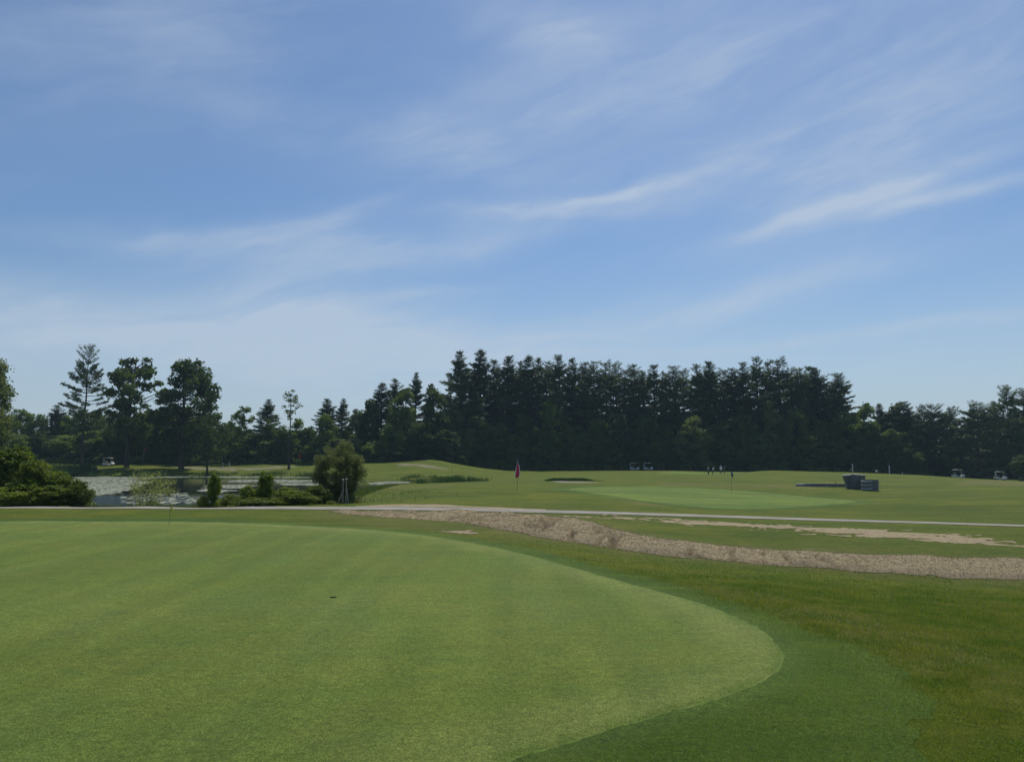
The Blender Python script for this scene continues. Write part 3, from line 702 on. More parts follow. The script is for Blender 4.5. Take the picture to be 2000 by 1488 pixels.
PROTO = {}
def proto(key, fn, *a, **k):
    if key not in PROTO:
        t, c, r_ = fn(*a, **k)
        z = np.empty(len(c.vertices)*3, dtype=np.float32); c.vertices.foreach_get('co', z); z = z.reshape(-1, 3)
        PROTO[key] = (t, c, float(np.percentile(np.abs(z[:, 0]), 98)), float(z[:, 2].max()) if fn is pine_meshes else float(np.percentile(z[:, 2], 99.4)))
    return PROTO[key]
def place_tree(key, px, top, d, wpx=None, name='pine_tree', label='', cat='tree', group=None, rz=0., crown=None, sink=.15):
    t, c, r_, h = PROTO[key]
    x = (px-1000)/FPX*d; z0 = gz(x, d)-sink; topz = P_at(px, top, d)[2]; sz = (topz-z0)/h
    sx = sz if wpx is None else (wpx/2/FPX*d)/r_
    o = thing(name, label, cat, (x, d, z0), rz, group); o.scale = (sx, sx, sz)
    link('trunk', t, o); cc = link(crown or 'crown', c, o)
    return o

rnd = random.Random(11)
for i in range(9): proto('pine%d' % i, pine_meshes, 40+i, 34, [.22, .30, .12, .35, .26, .40, .18, .45, .32][i], [4.6, 4.4, 5.4, 3.9, 4.6, 3.8, 5.0, 3.6, 4.3][i], [1.05, .95, 1.05, .88, .95, .8, 1.05, .75, .9][i], .2, rnd.uniform(-.8, .8), [1, .8, 1.1, .7, .9, .6, 1.1, .6, .75][i])
for i in range(4): proto('highpine%d' % i, pine_meshes, 70+i, 32, [.52, .6, .5, .56][i], 3.6, .7, .25, 0, .6)
for i in range(8): proto('leafy%d' % i, leafy_meshes, 90+i, 15, 5.2, .05, [60, 70, 54, 66, 60, 72, 58, 64][i], 125, .42, ['leaves', 'leaves', 'leaves', 'leaves', 'leaves', 'leaves', 'leaves', 'leaves'][i], top=rnd.uniform(0, .35), crad=rnd.uniform(.2, .27), skirt=16)
for i in range(3): proto('scrub%d' % i, leafy_meshes, 180+i, 6, 4.2, 0., 40, 110, .34, 'leaves', top=.1, crad=.27, upper=.3, skirt=34)
for i in range(3): proto('pale%d' % i, leafy_meshes, 120+i, 14, 4.6, .06, 60, 130, .36, 'leaves_light', top=.2, crad=.24, skirt=8)
proto('bough0', pine_meshes, 150, 24, .05, 7.0, .9, .3, 0, .75, 10, .62, 1.05)
proto('bough1', pine_meshes, 151, 24, .07, 6.4, .8, .3, 0, .7, 8, .62, 1.05)
proto('bough2', pine_meshes, 152, 22, .06, 6.8, .85, .3, .6, .8, 12, .62, 1.05)

GP = 'pines of the tall central wood'
# silhouette pines of the central wood: px, top py, depth, width px, proto, label
main = [
 (903,683,205,92,'pine2','tall broad pine at the left corner of the central wood, long boughs spreading left'),
 (937,680,209,64,'pine0','pointed pine with the highest top, second from the wood\'s left corner'),
 (965,700,214,50,'pine4','shorter pine tucked right behind the highest pointed pine'),
 (990,691,207,70,'pine6','dense dark broad-topped pine right of the highest pointed pine'),
 (1016,703,216,44,'pine1','slim pine top just right of the dense dark broad-topped one, over the striped flag'),
 (1032,692,206,52,'pine0','pine rising above and just right of the striped flag'),
 (1053,697,211,50,'pine4','pine with narrow paired tip, second right of the striped flag'),
 (1073,703,217,46,'pine3','thin half-hidden pine midway between striped flag and sand bunker'),
 (1093,691,206,58,'pine1','tall pine with a ragged spike top above the sand bunker'),
 (1119,697,210,52,'pine4','narrow pine with steep pointed top right of the ragged spike pine'),
 (1143,705,215,46,'pine3','blunt pine top left of the first see-through gap of sky'),
 (1160,702,207,56,'pine8','pine with flat bushy top where gaps of sky begin'),
 (1184,700,211,52,'pine5','open pine with forked tip above the first see-through trunks'),
 (1204,704,216,44,'pine7','thin see-through pine left of the two parked central carts'),
 (1220,716,207,46,'pine5','open feathery pine directly left above the parked central carts'),
 (1238,709,212,48,'pine3','open pine standing over the left central cart'),
 (1256,722,208,40,'pine7','lowest of the open pines, over the right central cart'),
 (1279,710,205,50,'pine4','neat conical pine standing clear with sky on both sides'),
 (1302,722,213,44,'pine5','half-hidden pine right of the neat conical one'),
 (1318,711,206,58,'pine8','bushy-crowned pine above the pale round understory tree\'s left side'),
 (1337,718,214,46,'pine7','thin pine behind the bushy-crowned one'),
 (1364,709,207,54,'pine1','pine with upright tip above the pale round understory tree'),
 (1389,703,205,64,'pine6','full wide pine above the four golfers'),
 (1414,716,213,48,'pine5','loose pine top just right of the full wide pine over the golfers'),
 (1432,716,208,46,'pine3','narrow pine above the blue flag'),
 (1455,704,205,62,'pine8','rounded bushy pine right of the blue flag'),
 (1481,695,209,58,'pine1','high pine with pointed top left of the twin highest right-hand tops'),
 (1503,704,214,46,'pine4','lower pine set between the two highest right-hand tops'),
 (1523,694,205,68,'pine5','high pine with open ladder-like boughs in the wood\'s right half'),
 (1548,716,212,44,'pine7','lower pine right of the ladder-boughed pine'),
 (1565,716,206,50,'pine3','bushy pine left of the broad double top near the wood\'s right end'),
 (1583,713,213,46,'pine4','slim pine between two bushy ones near the wood\'s right end'),
 (1599,714,206,66,'pine6','broad dark pine, second from the wood\'s right corner'),
 (1641,727,205,76,'pine1','last pine at the wood\'s right corner with long boughs reaching right'),
 (1622,745,213,44,'pine5','lower pine half behind the wood\'s right corner pine'),
]
for (px, top, d, w_, k, lab) in main:
    place_tree(k, px, top, d, w_*rnd.uniform(1.12, 1.38), label=lab, group=GP, rz=math.pi if px == 903 else rnd.uniform(0, 6.28))
# second and third rows: nothing in the photograph tells these apart
lab_in = 'dark pine deep inside the central wood, hidden but for scraps of crown and trunk'
px = 880
while px < 1655:
    place_tree(rnd.choice(['highpine0', 'highpine1', 'highpine2', 'highpine3', 'pine7', 'pine5']), px, rnd.uniform(718, 760) if px < 1130 or px > 1330 else rnd.uniform(730, 785), rnd.uniform(222, 238), rnd.uniform(50, 70), label=lab_in, group='pines inside the central wood', rz=rnd.uniform(0, 6.28))
    px += rnd.uniform(17, 26)
lab_in2 = 'leafy tree at the shaded back of the central wood, merging with its neighbours'
px = 870
while px < 1680:
    place_tree('leafy%d' % rnd.randrange(8), px, rnd.uniform(800, 830), rnd.uniform(243, 252), rnd.uniform(60, 85), name='leafy_tree', label=lab_in2, group='leafy trees at the back of the central wood', rz=rnd.uniform(0, 6.28))
    px += rnd.uniform(24, 34)
# understory along the front of the wood
und = [(880,800,198,70,'leafy1','leafy tree at the foot of the wood\'s left corner pine'),
 (930,815,200,72,'leafy2','green leafy understory tree left of the striped flag'),(975,830,199,66,'leafy5','low dark leafy tree directly behind the striped flag'),
 (1022,812,200,64,'leafy6','dark leafy understory tree just right of the striped flag'),(1075,790,200,62,'leafy0','tall narrow leafy tree with lit right edge above the sand bunker'),
 (1120,835,198,70,'leafy3','rounded leafy tree right of the sand bunker'),(1165,822,200,64,'leafy4','leafy understory tree under the first gaps of sky'),
 (1208,810,200,56,'leafy7','leafy tree with pale left side behind the left central cart'),(1262,815,201,70,'leafy1','wide dark leafy tree behind the right central cart'),
 (1300,840,200,60,'leafy2','low dark leafy tree between the central carts and the pale round tree'),
 (1350,817,196,62,'pale0','pale green round-topped tree standing out before the dark wood'),(1405,825,199,70,'leafy5','dark leafy tree directly behind the four golfers'),
 (1455,812,200,68,'leafy6','leafy understory tree behind the blue flag'),(1505,788,199,60,'pale1','tree with lit green clumps on its top in the wood\'s right half'),
 (1555,800,199,76,'leafy0','broad leafy tree with lighter crown below the broad double pine top'),(1605,822,200,70,'leafy3','dark leafy tree left of the pipe coils'),(1652,808,200,70,'leafy7','leafy tree directly above the stacked pipe coils'),
 (1000,850,197,60,'leafy4','lowest bushy tree behind the striped flag\'s pole'),(1480,850,197,70,'leafy2','low bushy tree right of the blue flag, in deep shade'),(1570,850,197,72,'leafy5','low bushy tree above the lying pipes, in deep shade'),
 (900,850,196,60,'leafy3','low bushy tree at the corner by the grassy knoll'),(1245,858,204,60,'leafy6','low dark bush-like tree right behind the two central carts'),(1140,862,197,60,'leafy0','low bushy tree between bunker and central carts'),(1070,860,197,60,'leafy7','low bushy tree behind the sand bunker\'s left end'),(1195,858,199,56,'leafy2','low bushy tree just left of the left central cart'),(1310,868,198,56,'leafy4','low bushy tree just right of the right central cart'),(1430,866,198,60,'leafy3','low bushy tree behind the right-hand pair of golfers'),(1525,862,198,60,'leafy6','low bushy tree behind the mound between blue flag and lying pipes'),(1630,866,196,60,'leafy1','low bushy tree left of the tall white post')]
for (px, top, d, w_, k, lab) in und:
    place_tree(k, px, top, d, w_, name='leafy_tree', label=lab, group='leafy trees along the foot of the central wood', rz=rnd.uniform(0, 6.28))

# mid-left block
for (px, top, d, w_, k, nm, lab) in [
 (745,746,196,54,'pine0','pine_tree','leftmost of the three pines left of the central wood'),(771,738,199,52,'pine4','pine_tree','middle of the three pines left of the central wood'),
 (812,725,200,62,'pine2','pine_tree','tallest of the three pines left of the central wood, with tiered boughs'),
 (725,785,193,46,'leafy1','leafy_tree','small leafy tree at the left foot of the three pines'),(790,762,192,64,'leafy2','leafy_tree','rounded leafy tree in front of the tallest of the three pines'),
 (845,757,195,58,'leafy5','leafy_tree','leafy tree filling the gap before the central wood'),(760,820,189,64,'leafy3','leafy_tree','low leafy tree in front of the three pines'),(825,825,189,70,'leafy6','leafy_tree','low leafy tree behind the grassy knoll'),(870,840,190,50,'leafy0','leafy_tree','low leafy tree at the knoll\'s right side'),
 (640,777,194,58,'pine6','pine_tree','left one of a pair of bushy pines behind the round willow bush'),(667,777,196,56,'pine2','pine_tree','right one of a pair of bushy pines behind the round willow bush'),
 (632,812,190,52,'leafy4','leafy_tree','leafy tree at the left foot of the pair of pines'),(700,803,192,42,'leafy7','leafy_tree','leafy tree between the pair of pines and the three pines'),(690,850,187,44,'pale2','leafy_tree','small light green tree behind the round willow bush'),
 (603,835,196,44,'leafy0','leafy_tree','low leafy tree in the dip right of the thin sapling'),(580,820,195,40,'leafy2','leafy_tree','leafy tree directly behind the red flag'),(560,842,189,46,'leafy5','leafy_tree','dark bushy tree at the foot of the thin sapling'),
 (655,858,187,50,'leafy1','leafy_tree','low shrubby tree behind the round willow bush\'s left half'),(615,862,188,50,'leafy6','leafy_tree','low shrubby tree right of the red flag'),(676,842,199,60,'leafy5','leafy_tree','leafy tree right behind the top of the round willow bush'),(730,862,187,50,'leafy4','leafy_tree','low shrubby tree right of the round willow bush'),(785,868,186,60,'leafy7','leafy_tree','lowest shrubby tree before the three pines'),
 (522,778,192,72,'pine2','pine_tree','lone spreading pine with comb-like boughs left of the thin sapling'),(530,820,189,62,'leafy3','leafy_tree','leafy tree hiding the foot of the comb-boughed pine'),
 (500,846,187,56,'leafy1','leafy_tree','round bushy tree right of the white marker post'),(472,850,188,46,'leafy7','leafy_tree','low bushy tree directly behind the white marker post'),(446,828,196,50,'leafy4','leafy_tree','leafy tree right behind the small tree with two trunks')]:
    place_tree(k, px, top, d, w_*1.08, name=nm, label=lab, group='trees between pond and central wood', rz=rnd.uniform(0, 6.28))

# special trees on the left
proto('tallsparse', pine_meshes, 205, 28, .34, 4.9, .9, .42, .4, .7, -4, .56, .88)
place_tree('tallsparse', 163, 668, 176, 84, label='tall lone pine with sparse flat tiers and bare lower trunk, left of pond', rz=.6)
proto('irreg0', leafy_meshes, 210, 24, 6.2, .10, 62, 150, .46, 'leaves', 'bark', 1, .1, crad=.17, open_=.25)
proto('irreg1', leafy_meshes, 211, 24, 7.2, .06, 96, 150, .46, 'leaves', 'bark', 1, .22, crad=.17, open_=.1)
place_tree('irreg0', 252, 700, 172, 112, name='leafy_tree', label='tall open leafy tree between the lone sparse pine and the big round tree')
place_tree('irreg1', 358, 707, 172, 128, name='leafy_tree', label='biggest broad leafy tree on the far left bank of the pond')
proto('twostem', leafy_meshes, 212, 11, 4.2, .10, 60, 120, .26, 'leaves', 'bark', 2, .25, crad=.2)
place_tree('twostem', 409, 812, 160, 78, name='leafy_tree', label='small round tree on two short trunks standing on the lawn', sink=.05)
proto('airy', leafy_meshes, 213, 12, 3.2, .3, 30, 90, .34, 'leaves', 'bark', 1, .0, crad=.22, open_=.3)
place_tree('airy', 473, 795, 190, 48, name='leafy_tree', label='small airy round-headed tree left of the comb-boughed pine')
def sapling(seed):
    t, c, r_ = leafy_meshes(seed, 19, 2.4, .5, 22, 26, .34, 'leaves_light', 'bark', 1, .15, crad=.26, open_=.4, thick=.011); return t, c, r_
proto('sapling', sapling, 215)
place_tree('sapling', 567, 762, 170, 34, name='thin_tree', label='thin leaning sapling with bare stem and wispy top', sink=.05)
for (px, top, w_, k, lab) in [(232,812,56,'leafy3','low leafy tree in front of the tall open leafy tree, near the golf cart'),(281,818,60,'leafy6','low leafy tree between the two biggest far-left trees'),(335,812,64,'leafy1','low leafy tree under the left half of the biggest leafy tree'),(384,806,62,'leafy4','low leafy tree under the right half of the biggest leafy tree')]:
    place_tree(k, px, top, 185.5, w_, name='leafy_tree', label=lab, group='low trees of the far left wood')
# low far wood on the left, three staggered rows
GL = 'low trees of the far left wood'
names_l = ['far left low tree whose rounded crown shows over the near green bushes','low dark tree just right of the pale left-edge tree','low broadleaf tree left of the lone sparse pine','low broadleaf tree directly behind the lone sparse pine\'s trunk','low tree behind the far left golf cart','low tree between the golf cart and the leaning red flag pole','low dark tree directly behind the leaning red flag pole','low tree in the shade below the biggest leafy tree','low tree right below the biggest leafy tree, by the two-trunked tree']
for i, px in enumerate([40, 82, 128, 172, 215, 258, 300, 345, 392]):
    place_tree('leafy%d' % (i*3 % 8), px, rnd.uniform(832, 852), 188+rnd.uniform(-2, 2), rnd.uniform(56, 72), name='leafy_tree', label=names_l[i], group=GL, rz=rnd.uniform(0, 6.28))
lab_b = 'rounded treetop in the back row of the low wood on the far left'
for px in range(-30, 470, 27):
    place_tree('leafy%d' % rnd.randrange(8), px+rnd.uniform(-6, 6), rnd.uniform(800, 818) if px < 420 else 835, rnd.uniform(198, 212), rnd.uniform(46, 60), name='leafy_tree', label=lab_b, group='back row of the low left wood', rz=rnd.uniform(0, 6.28))
place_tree('pine4', 110, 790, 200, 52, label='small dark pine top poking up left of the lone sparse pine')
place_tree('pine6', 186, 800, 202, 54, label='small pine top directly right of the lone sparse pine\'s trunk')
lab_c = 'low shaded scrub tree along the foot of the far left wood'
for px in range(-20, 860, 23):
    place_tree('scrub%d' % rnd.randrange(3), px+rnd.uniform(-6, 6), rnd.uniform(862, 878), 191+rnd.uniform(-1, 3), rnd.uniform(36, 52), name='scrub_tree', label=lab_c, group='scrub along the foot of the left wood', rz=rnd.uniform(0, 6.28))
lab_d = 'distant broadleaf tree seen through gaps behind the left wood'
for px in range(430, 860, 30):
    place_tree('leafy%d' % rnd.randrange(8), px, rnd.uniform(838, 850), 225, 52, name='leafy_tree', label=lab_d, group='distant trees behind the left wood', rz=rnd.uniform(0, 6.28))
# pale tree at the left edge, nearer
proto('edge', leafy_meshes, 220, 14, 4.6, .08, 74, 190, .24, 'leaves_light', 'palebark', 1, .55, crad=.19, open_=.15)
place_tree('edge', -12, 706, 105, 118, name='leafy_tree', label='pale yellow-green tree cut off by the photograph\'s left edge', rz=1.)

# right-hand woods
for (px, top, d, w_, k, nm, lab) in [
 (1690,792,200,66,'leafy2','leafy_tree','light leafy tree next to the wood\'s right corner pine'),(1722,786,204,52,'pine6','pine_tree','low pine above the small white sign'),
 (1748,790,203,46,'leafy1','leafy_tree','leafy tree above and right of the short white post'),(1768,782,200,50,'pine3','pine_tree','low pine with flat side bough in the dip of the skyline'),
 (1800,790,204,50,'pine8','pine_tree','low pine in the skyline dip right of the flat-boughed one'),(1822,786,196,84,'bough0','pine_tree','wide pine with drooping pale boughs left of the left-hand right cart'),
 (1860,792,200,70,'bough1','pine_tree','broad pine standing over the left one of the two right-hand carts'),(1906,778,195,92,'bough2','pine_tree','broad sweeping pine between the two right-hand carts'),
 (1938,782,203,60,'pine2','pine_tree','pine behind the rightmost cart, left of the tall right-edge pines'),(1970,750,194,86,'bough1','pine_tree','tallest pine near the photograph\'s right edge'),
 (2000,756,199,84,'bough0','pine_tree','pine cut by the photograph\'s right edge'),(2040,760,195,90,'bough2','pine_tree','pine just outside the right edge, its boughs reaching in'),
 (1740,842,196,64,'leafy5','leafy_tree','shaded leafy tree right behind the short white post'),(1705,835,197,60,'leafy6','leafy_tree','shaded leafy tree directly behind the small white sign'),(1780,840,196,60,'leafy0','leafy_tree','leafy tree under the drooping pale boughs'),
 (1765,868,193,52,'leafy3','leafy_tree','low bush-like tree right of the short white post'),(1680,868,196,54,'leafy4','leafy_tree','low bush-like tree between the two white posts'),
 (1998,890,170,46,'leafy7','shrub','rounded shrub on the lawn edge at the right border')]:
    place_tree(k, px, top, d, w_*1.1, name=nm, label=lab, cat='shrub' if nm == 'shrub' else 'tree', group=None if nm == 'shrub' else 'trees of the right-hand wood', rz=rnd.uniform(0, 6.28))
lab_e = 'shaded tree in the back row of the right-hand wood'
for px in range(1670, 2110, 24):
    place_tree(rnd.choice(['leafy1', 'leafy4', 'leafy6', 'pine6', 'pine2']), px+rnd.uniform(-5, 5), rnd.uniform(803, 822), rnd.uniform(214, 224), rnd.uniform(50, 66), name='back_row_tree', label=lab_e, group='back row of the right-hand wood', rz=rnd.uniform(0, 6.28))
lab_f = 'low scrub tree in deep shade under the right-hand pines'
for px in range(1660, 2100, 30):
    place_tree('scrub%d' % rnd.randrange(3), px+rnd.uniform(-5, 5), rnd.uniform(872, 892), rnd.uniform(203, 208), rnd.uniform(46, 60), name='scrub_tree', label=lab_f, group='scrub under the right-hand pines', rz=rnd.uniform(0, 6.28))
lab_g = 'low scrub tree in deep shade under the central pines'
for px in range(890, 1660, 26):
    place_tree('scrub%d' % rnd.randrange(3), px+rnd.uniform(-5, 5), rnd.uniform(872, 885), rnd.uniform(206, 212), rnd.uniform(46, 60), name='scrub_tree', label=lab_g, group='scrub under the central pines', rz=rnd.uniform(0, 6.28))
proto('smallpale', leafy_meshes, 230, 4, 1.8, .0, 34, 80, .22, 'leaves_light', 'bark', 3, .5, crad=.25)
place_tree('smallpale', 1278, 892, 198, 18, name='shrub', label='small pale upright shrub just behind the right central cart', cat='shrub')
place_tree('smallpale', 1291, 903, 196, 18, name='shrub', label='smallest pale shrub right of the right central cart', cat='shrub', rz=2)

# ------------------------------------------------------------------ bushes by the pond
def bush_proto(key, seed, H, rad, mat, size, clumps, per, **k): proto(key, leafy_meshes, seed, H, rad, k.pop('base', 0.0), clumps, per, size, mat, 'bark', k.pop('stems', 4), k.pop('top', .2), thick=.012, skirt=k.pop('skirt', 14), **k)
bush_proto('bushA', 300, 2.6, 1.5, 'bush', .095, 80, 260, crad=.22, lob=.5)
bush_proto('bushB', 301, 2.4, 1.6, 'bush', .095, 86, 260, crad=.2, lob=.5)
bush_proto('bushC', 302, 1.8, 1.3, 'bush', .08, 60, 200, crad=.23)
bush_proto('bushY', 303, 1.2, 1.1, 'yellowbush', .07, 44, 160, crad=.25)
bush_proto('roundw', 304, 3.2, 1.7, 'willow', .095, 180, 170, crad=.165, top=.0, flat=1.2, aspect=.38, lob=.15, skirt=30)
bush_proto('slimA', 305, 1.8, .55, 'bush', .075, 40, 120, crad=.34, top=.5)
bush_proto('slimB', 306, 1.8, .6, 'bush', .08, 36, 110, crad=.34, top=.3)
bush_proto('airyw', 307, 1.9, 1.5, 'willow', .085, 80, 30, crad=.2, open_=.1, aspect=.38, stems=9, skirt=6)
GB = 'bushes between the path and the pond'
for (px, top, d, w_, k, lab) in [
 (20,878,37.5,110,'bushA','tallest of the green bushes at the left edge of the pond bank'),(75,905,37,90,'bushB','broad green bush second from the left edge of the pond bank'),
 (128,925,37,88,'bushC','green bush at the right end of the left bush mass, touching the open water'),(160,940,36.6,44,'bushC','small rounded bush hanging over the water at the mass\'s right tip'),
 (-40,872,38.5,110,'bushB','green bush mostly cut off by the left edge'),(45,945,36.2,90,'bushC','low dark bush along the path in front of the tallest left bush'),(105,950,36.1,80,'bushA','low dark bush along the path in front of the left mass\'s right half'),
 (290,921,37,112,'airyw','airy see-through willow shrub standing before the open pond'),
 (423,926,37,26,'slimA','slim upright shrub left of the bright yellow-green one'),(521,924,37,38,'slimB','slim upright leafy shrub in the middle of the low shrubs'),
 (455,966,36.5,54,'bushY','bright yellow-green low shrub between the two slim shrubs'),(487,950,37.2,44,'bushC','low rounded shrub left against the middle slim shrub'),
 (560,953,37.2,66,'bushC','low spreading shrub right of the middle slim shrub'),(592,960,36.6,52,'bushC','low shrub left of the round willow bush by the path'),
 (547,972,36.2,44,'bushY','low bright shrub at the path right of the middle slim shrub'),(403,968,36.6,24,'bushY','smallest bright shrub left of the first slim shrub'),
 (668,867,41,94,'roundw','big round olive-grey willow bush right of the pond'),(622,950,38.5,60,'bushC','low bush at the left foot of the round willow'),(500,972,36.0,70,'bushC','lowest green shrub directly on the path edge')]:
    place_tree(k, px, top, d, w_*1.04, name='bush', label=lab, cat='bush', group=None if k == 'roundw' else GB, rz=rnd.uniform(0, 6.28), sink=.05, crown='foliage')

# ------------------------------------------------------------------ grass, reeds, pads, straw bits
def blades(name, X, Y, Z, h, w, rs, mat, lean=.4):
    n = len(X); a = rs.rand(n)*6.283; b = rs.rand(n)*6.283; ln = rs.rand(n)*lean
    C = np.stack([X, Y, Z], -1); s = np.stack([np.cos(a), np.sin(a), np.zeros(n)], -1)*(w/2)[:, None]
    t1 = C+np.stack([np.cos(b)*ln*h*.4, np.sin(b)*ln*h*.4, h*.6], -1); t2 = C+np.stack([np.cos(b)*ln*h, np.sin(b)*ln*h, h*(1-ln*.25)], -1)
    V = np.stack([C-s, C+s, t1+s*.7, t1-s*.7, t2], 1).reshape(-1, 3); i = np.arange(n)[:, None]*5
    me = np_mesh(name, V, [i+np.array([[0, 1, 2, 3]]), i+np.array([[3, 2, 4]])], [mat]); return link(name, me)
rs = np.random.RandomState(77)
def scatter_view(n, d0, d1, px0=-60, px1=2060, power=1.0):
    """uniform per area in the wedge of ground in front"""
    d = np.sqrt(rs.uniform(d0*d0, d1*d1, n)) if power == 1. else d0*(d1/d0)**rs.rand(n)
    px = rs.uniform(px0, px1, n); return (px-1000)/FPX*d, d
X, Y = scatter_view(1100000, 4.2, 24, 500, 2080, 0.)
sg = poly_sdf(X, Y, smooth_poly(g1, 3)); sf = poly_sdf(X, Y, fr); sb = poly_sdf(X, Y, bank)
k = (sf > 0.02+.25*rs.normal(size=len(X))) & (sg > .03) & (sb > .05) & (rs.rand(len(X)) < .7*(1-sm((Y-8.5)/13.5))); x, y = X[k][:230000], Y[k][:230000]
tuft = sm((fbm(x*1.6+3, y*2.4, 4, .65)-.07)/.10)
hgt = (.010+.013*rs.rand(len(x))+.036*tuft*rs.rand(len(x)))*np.clip(y/7, .8, 1.3)
o = blades('rough_grass', x, y, ground_z(x, y), hgt, .0035*np.clip(y/6, .9, 2.4), rs, M['blade'], .9); o['kind'] = 'stuff'; tag(o, 'uneven rough grass beyond the fringe of the near putting green', 'grass')
k = (sf < 0.25*rs.normal(size=len(X))) & (sg > -.03+.05*rs.rand(len(X))) & (rs.rand(len(X)) < (1-sm((Y-9)/13))); x, y = X[k][:170000], Y[k][:170000]
o = blades('fringe_grass', x, y, ground_z(x, y), (.006+.013*rs.rand(len(x)))*np.clip((poly_sdf(x, y, smooth_poly(g1, 3))+.12)/.5, .25, 1), .003*np.clip(y/5, .9, 2.2), rs, M['bladef'], 1.2); o['kind'] = 'stuff'; tag(o, 'short mown fringe grass around the right side of the near green', 'grass')
X2, Y2 = scatter_view(420000, 4.15, 10.5, -60, 1560, 0.); k = poly_sdf(X2, Y2, smooth_poly(g1, 3)) < -.02; k &= rs.rand(len(X2)) < 1-sm((Y2-5.5)/5.); k &= np.hypot(X2-hx, Y2-hy) > .06; x, y = X2[k], Y2[k]
M['bladeg'] = leaf_mat('green_blades', (.150, .205, .046), (.20, .24, .068), .45, sc=1.5, vary=0.)
o = blades('green_grass', x, y, ground_z(x, y)+.006, .004+.006*rs.rand(len(x)), .0026*np.clip(y/5, .9, 1.8), rs, M['bladeg'], 1.4); o['kind'] = 'stuff'; tag(o, 'very short fine grass blades of the near putting green', 'grass')
# reeds along the shore
def shore(px0, px1, d0, d1, n, s0=-1., s1=1.5):
    xs = []; ys = []
    px = rs.uniform(px0, px1, n*8); d = rs.uniform(d0, d1, n*8); x_ = (px-1000)/FPX*d; s = poly_sdf(x_, d, pond); m = (s > s0) & (s < s1)
    return x_[m][:n], d[m][:n]
def reeds(name, lab, x, y, h0, h1, w_, lean=.3, mat='reed'):
    z = np.maximum(ground_z(x, y), WATER-.05); cl = .5+1.0*sm((fbm(x*.35, y*.35, 3)+.12)/.3)
    o = blades(name, x, y, z, (h0+(h1-h0)*rs.rand(len(x)))*cl, np.full(len(x), w_), rs, M[mat], lean); tag(o, lab, 'reeds', kind='stuff')
x, y = shore(60, 660, 118, 172, 16000, -.8, 3.0); k = vnoise(x*.25, y*.25)+.35*rs.rand(len(x)) > .55; x, y = x[k], y[k]; reeds('shore_reeds', 'band of reeds and sedge along the far shore of the pond', x, y, .2, .7, .07)
x, y = shore(660, 970, 112, 150, 9000, -1.2, 2.); k = vnoise(x*.35, y*.2)+.35*rs.rand(len(x)) > .78; x, y = x[k], y[k]; reeds('knoll_shore_reeds', 'short scattered reeds on the far shore below the grassy knoll', x, y, .12, .5, .06)
x, y = shore(60, 195, 135, 172, 6000, -5, 6); reeds('tall_reeds', 'tall dark green reed bed at the far left corner of the pond', x, y, 1.1, 1.7, .08, mat='darkreed')
x, y = shore(815, 985, 96, 128, 7000, -5., 1.5); k = vnoise(x*.45, y*.25)+.3*rs.rand(len(x)) > .80; x, y = x[k], y[k]; reeds('inlet_reeds', 'dark reeds growing in and around the pond\'s narrow right inlet', x, y, .2, .7, .05, mat='darkreed')
x, y = shore(560, 780, 44, 100, 9000, -.3, 3.); reeds('bank_sedge', 'long grass on the slope right of the round willow bush', x, y, .08, .28, .025, .7)
x, y = shore(-100, 640, 36, 60, 20000, -.6, 9.5)
k = y > 35.8; x, y = x[k], y[k]; reeds('path_sedge', 'weedy grass on the bank between cart path and pond', x, y, .15, .4, .02, .6)
xq, yq = [], []
for pl in ([(640,970),(760,955),(900,965),(760,985),(650,988)],):
    pg = np.array(gpoly(pl, 2)); x = rs.uniform(pg[:, 0].min(), pg[:, 0].max(), 9000); y = rs.uniform(pg[:, 1].min(), pg[:, 1].max(), 9000); k = poly_sdf(x, y, [tuple(p) for p in pg]) < 0; xq.append(x[k]); yq.append(y[k])
x = np.concatenate(xq); y = np.concatenate(yq); k = (vnoise(x*.8, y*.8)+.5*rs.rand(len(x)) > .62) & (rs.rand(len(x)) < .6); x, y = x[k], y[k]
reeds('meadow_grass', 'tufts of longer grass spreading right from the round willow bush', x, y, .04, .16, .02, .9)
x = rs.uniform(-1, 1, 4000); pl = np.array([pix2g(q, 939.2) for q in np.linspace(1065, 1180, 12)])
x0 = rs.uniform(pl[0, 0], pl[-1, 0], 5000); y0 = np.interp(x0, pl[:, 0], pl[:, 1])+rs.normal(size=5000)*.5+.6; fade = np.clip((1-np.abs((x0-pl[0, 0])/(pl[-1, 0]-pl[0, 0])*2-.8))*2, .1, 1)
o = blades('bunker_lip_shade_grass', x0, y0, ground_z(x0, y0), (.12+.28*rs.rand(5000))*fade, np.full(5000, .05), rs, M['darkreed'], .6); tag(o, 'dark grass standing in for the shade on the back lip of the sand bunker', 'grass', kind='stuff')  # dark blades added to draw the shaded lip
# floating pads
def wpx(px, py):
    a = (px-1000)/FPX; b = (744-py)/FPX; dy = math.cos(PITCH)-b*math.sin(PITCH); dz = math.sin(PITCH)+b*math.cos(PITCH); t = (WATER-CAMZ)/dz; return (a*t, dy*t)
zones = [([(150,931),(200,928.5),(300,928.3),(430,930.5),(330,933),(250,937),(300,940),(270,949),(240,962),(180,968),(120,960)], 1.),
         ([(290,929.4),(620,931.5),(620,933),(450,933)], .9), ([(440,938),(520,936),(620,938),(620,941),(520,943),(450,941)], .9), ([(540,944),(620,943),(620,948),(560,947.5)], .9), ([(400,948),(480,946),(500,949),(460,954),(400,953)], .85),
         ([(400,955),(470,958),(430,962),(390,960)], .5), ([(720,943),(760,940.5),(806,940.5),(800,942.5),(730,947)], .85), ([(640,942),(700,941),(690,946),(640,948)], .8), ([(350,926),(520,929),(520,930.5),(350,930)], .6), ([(240,965),(380,962),(380,985),(250,985)], .12)]
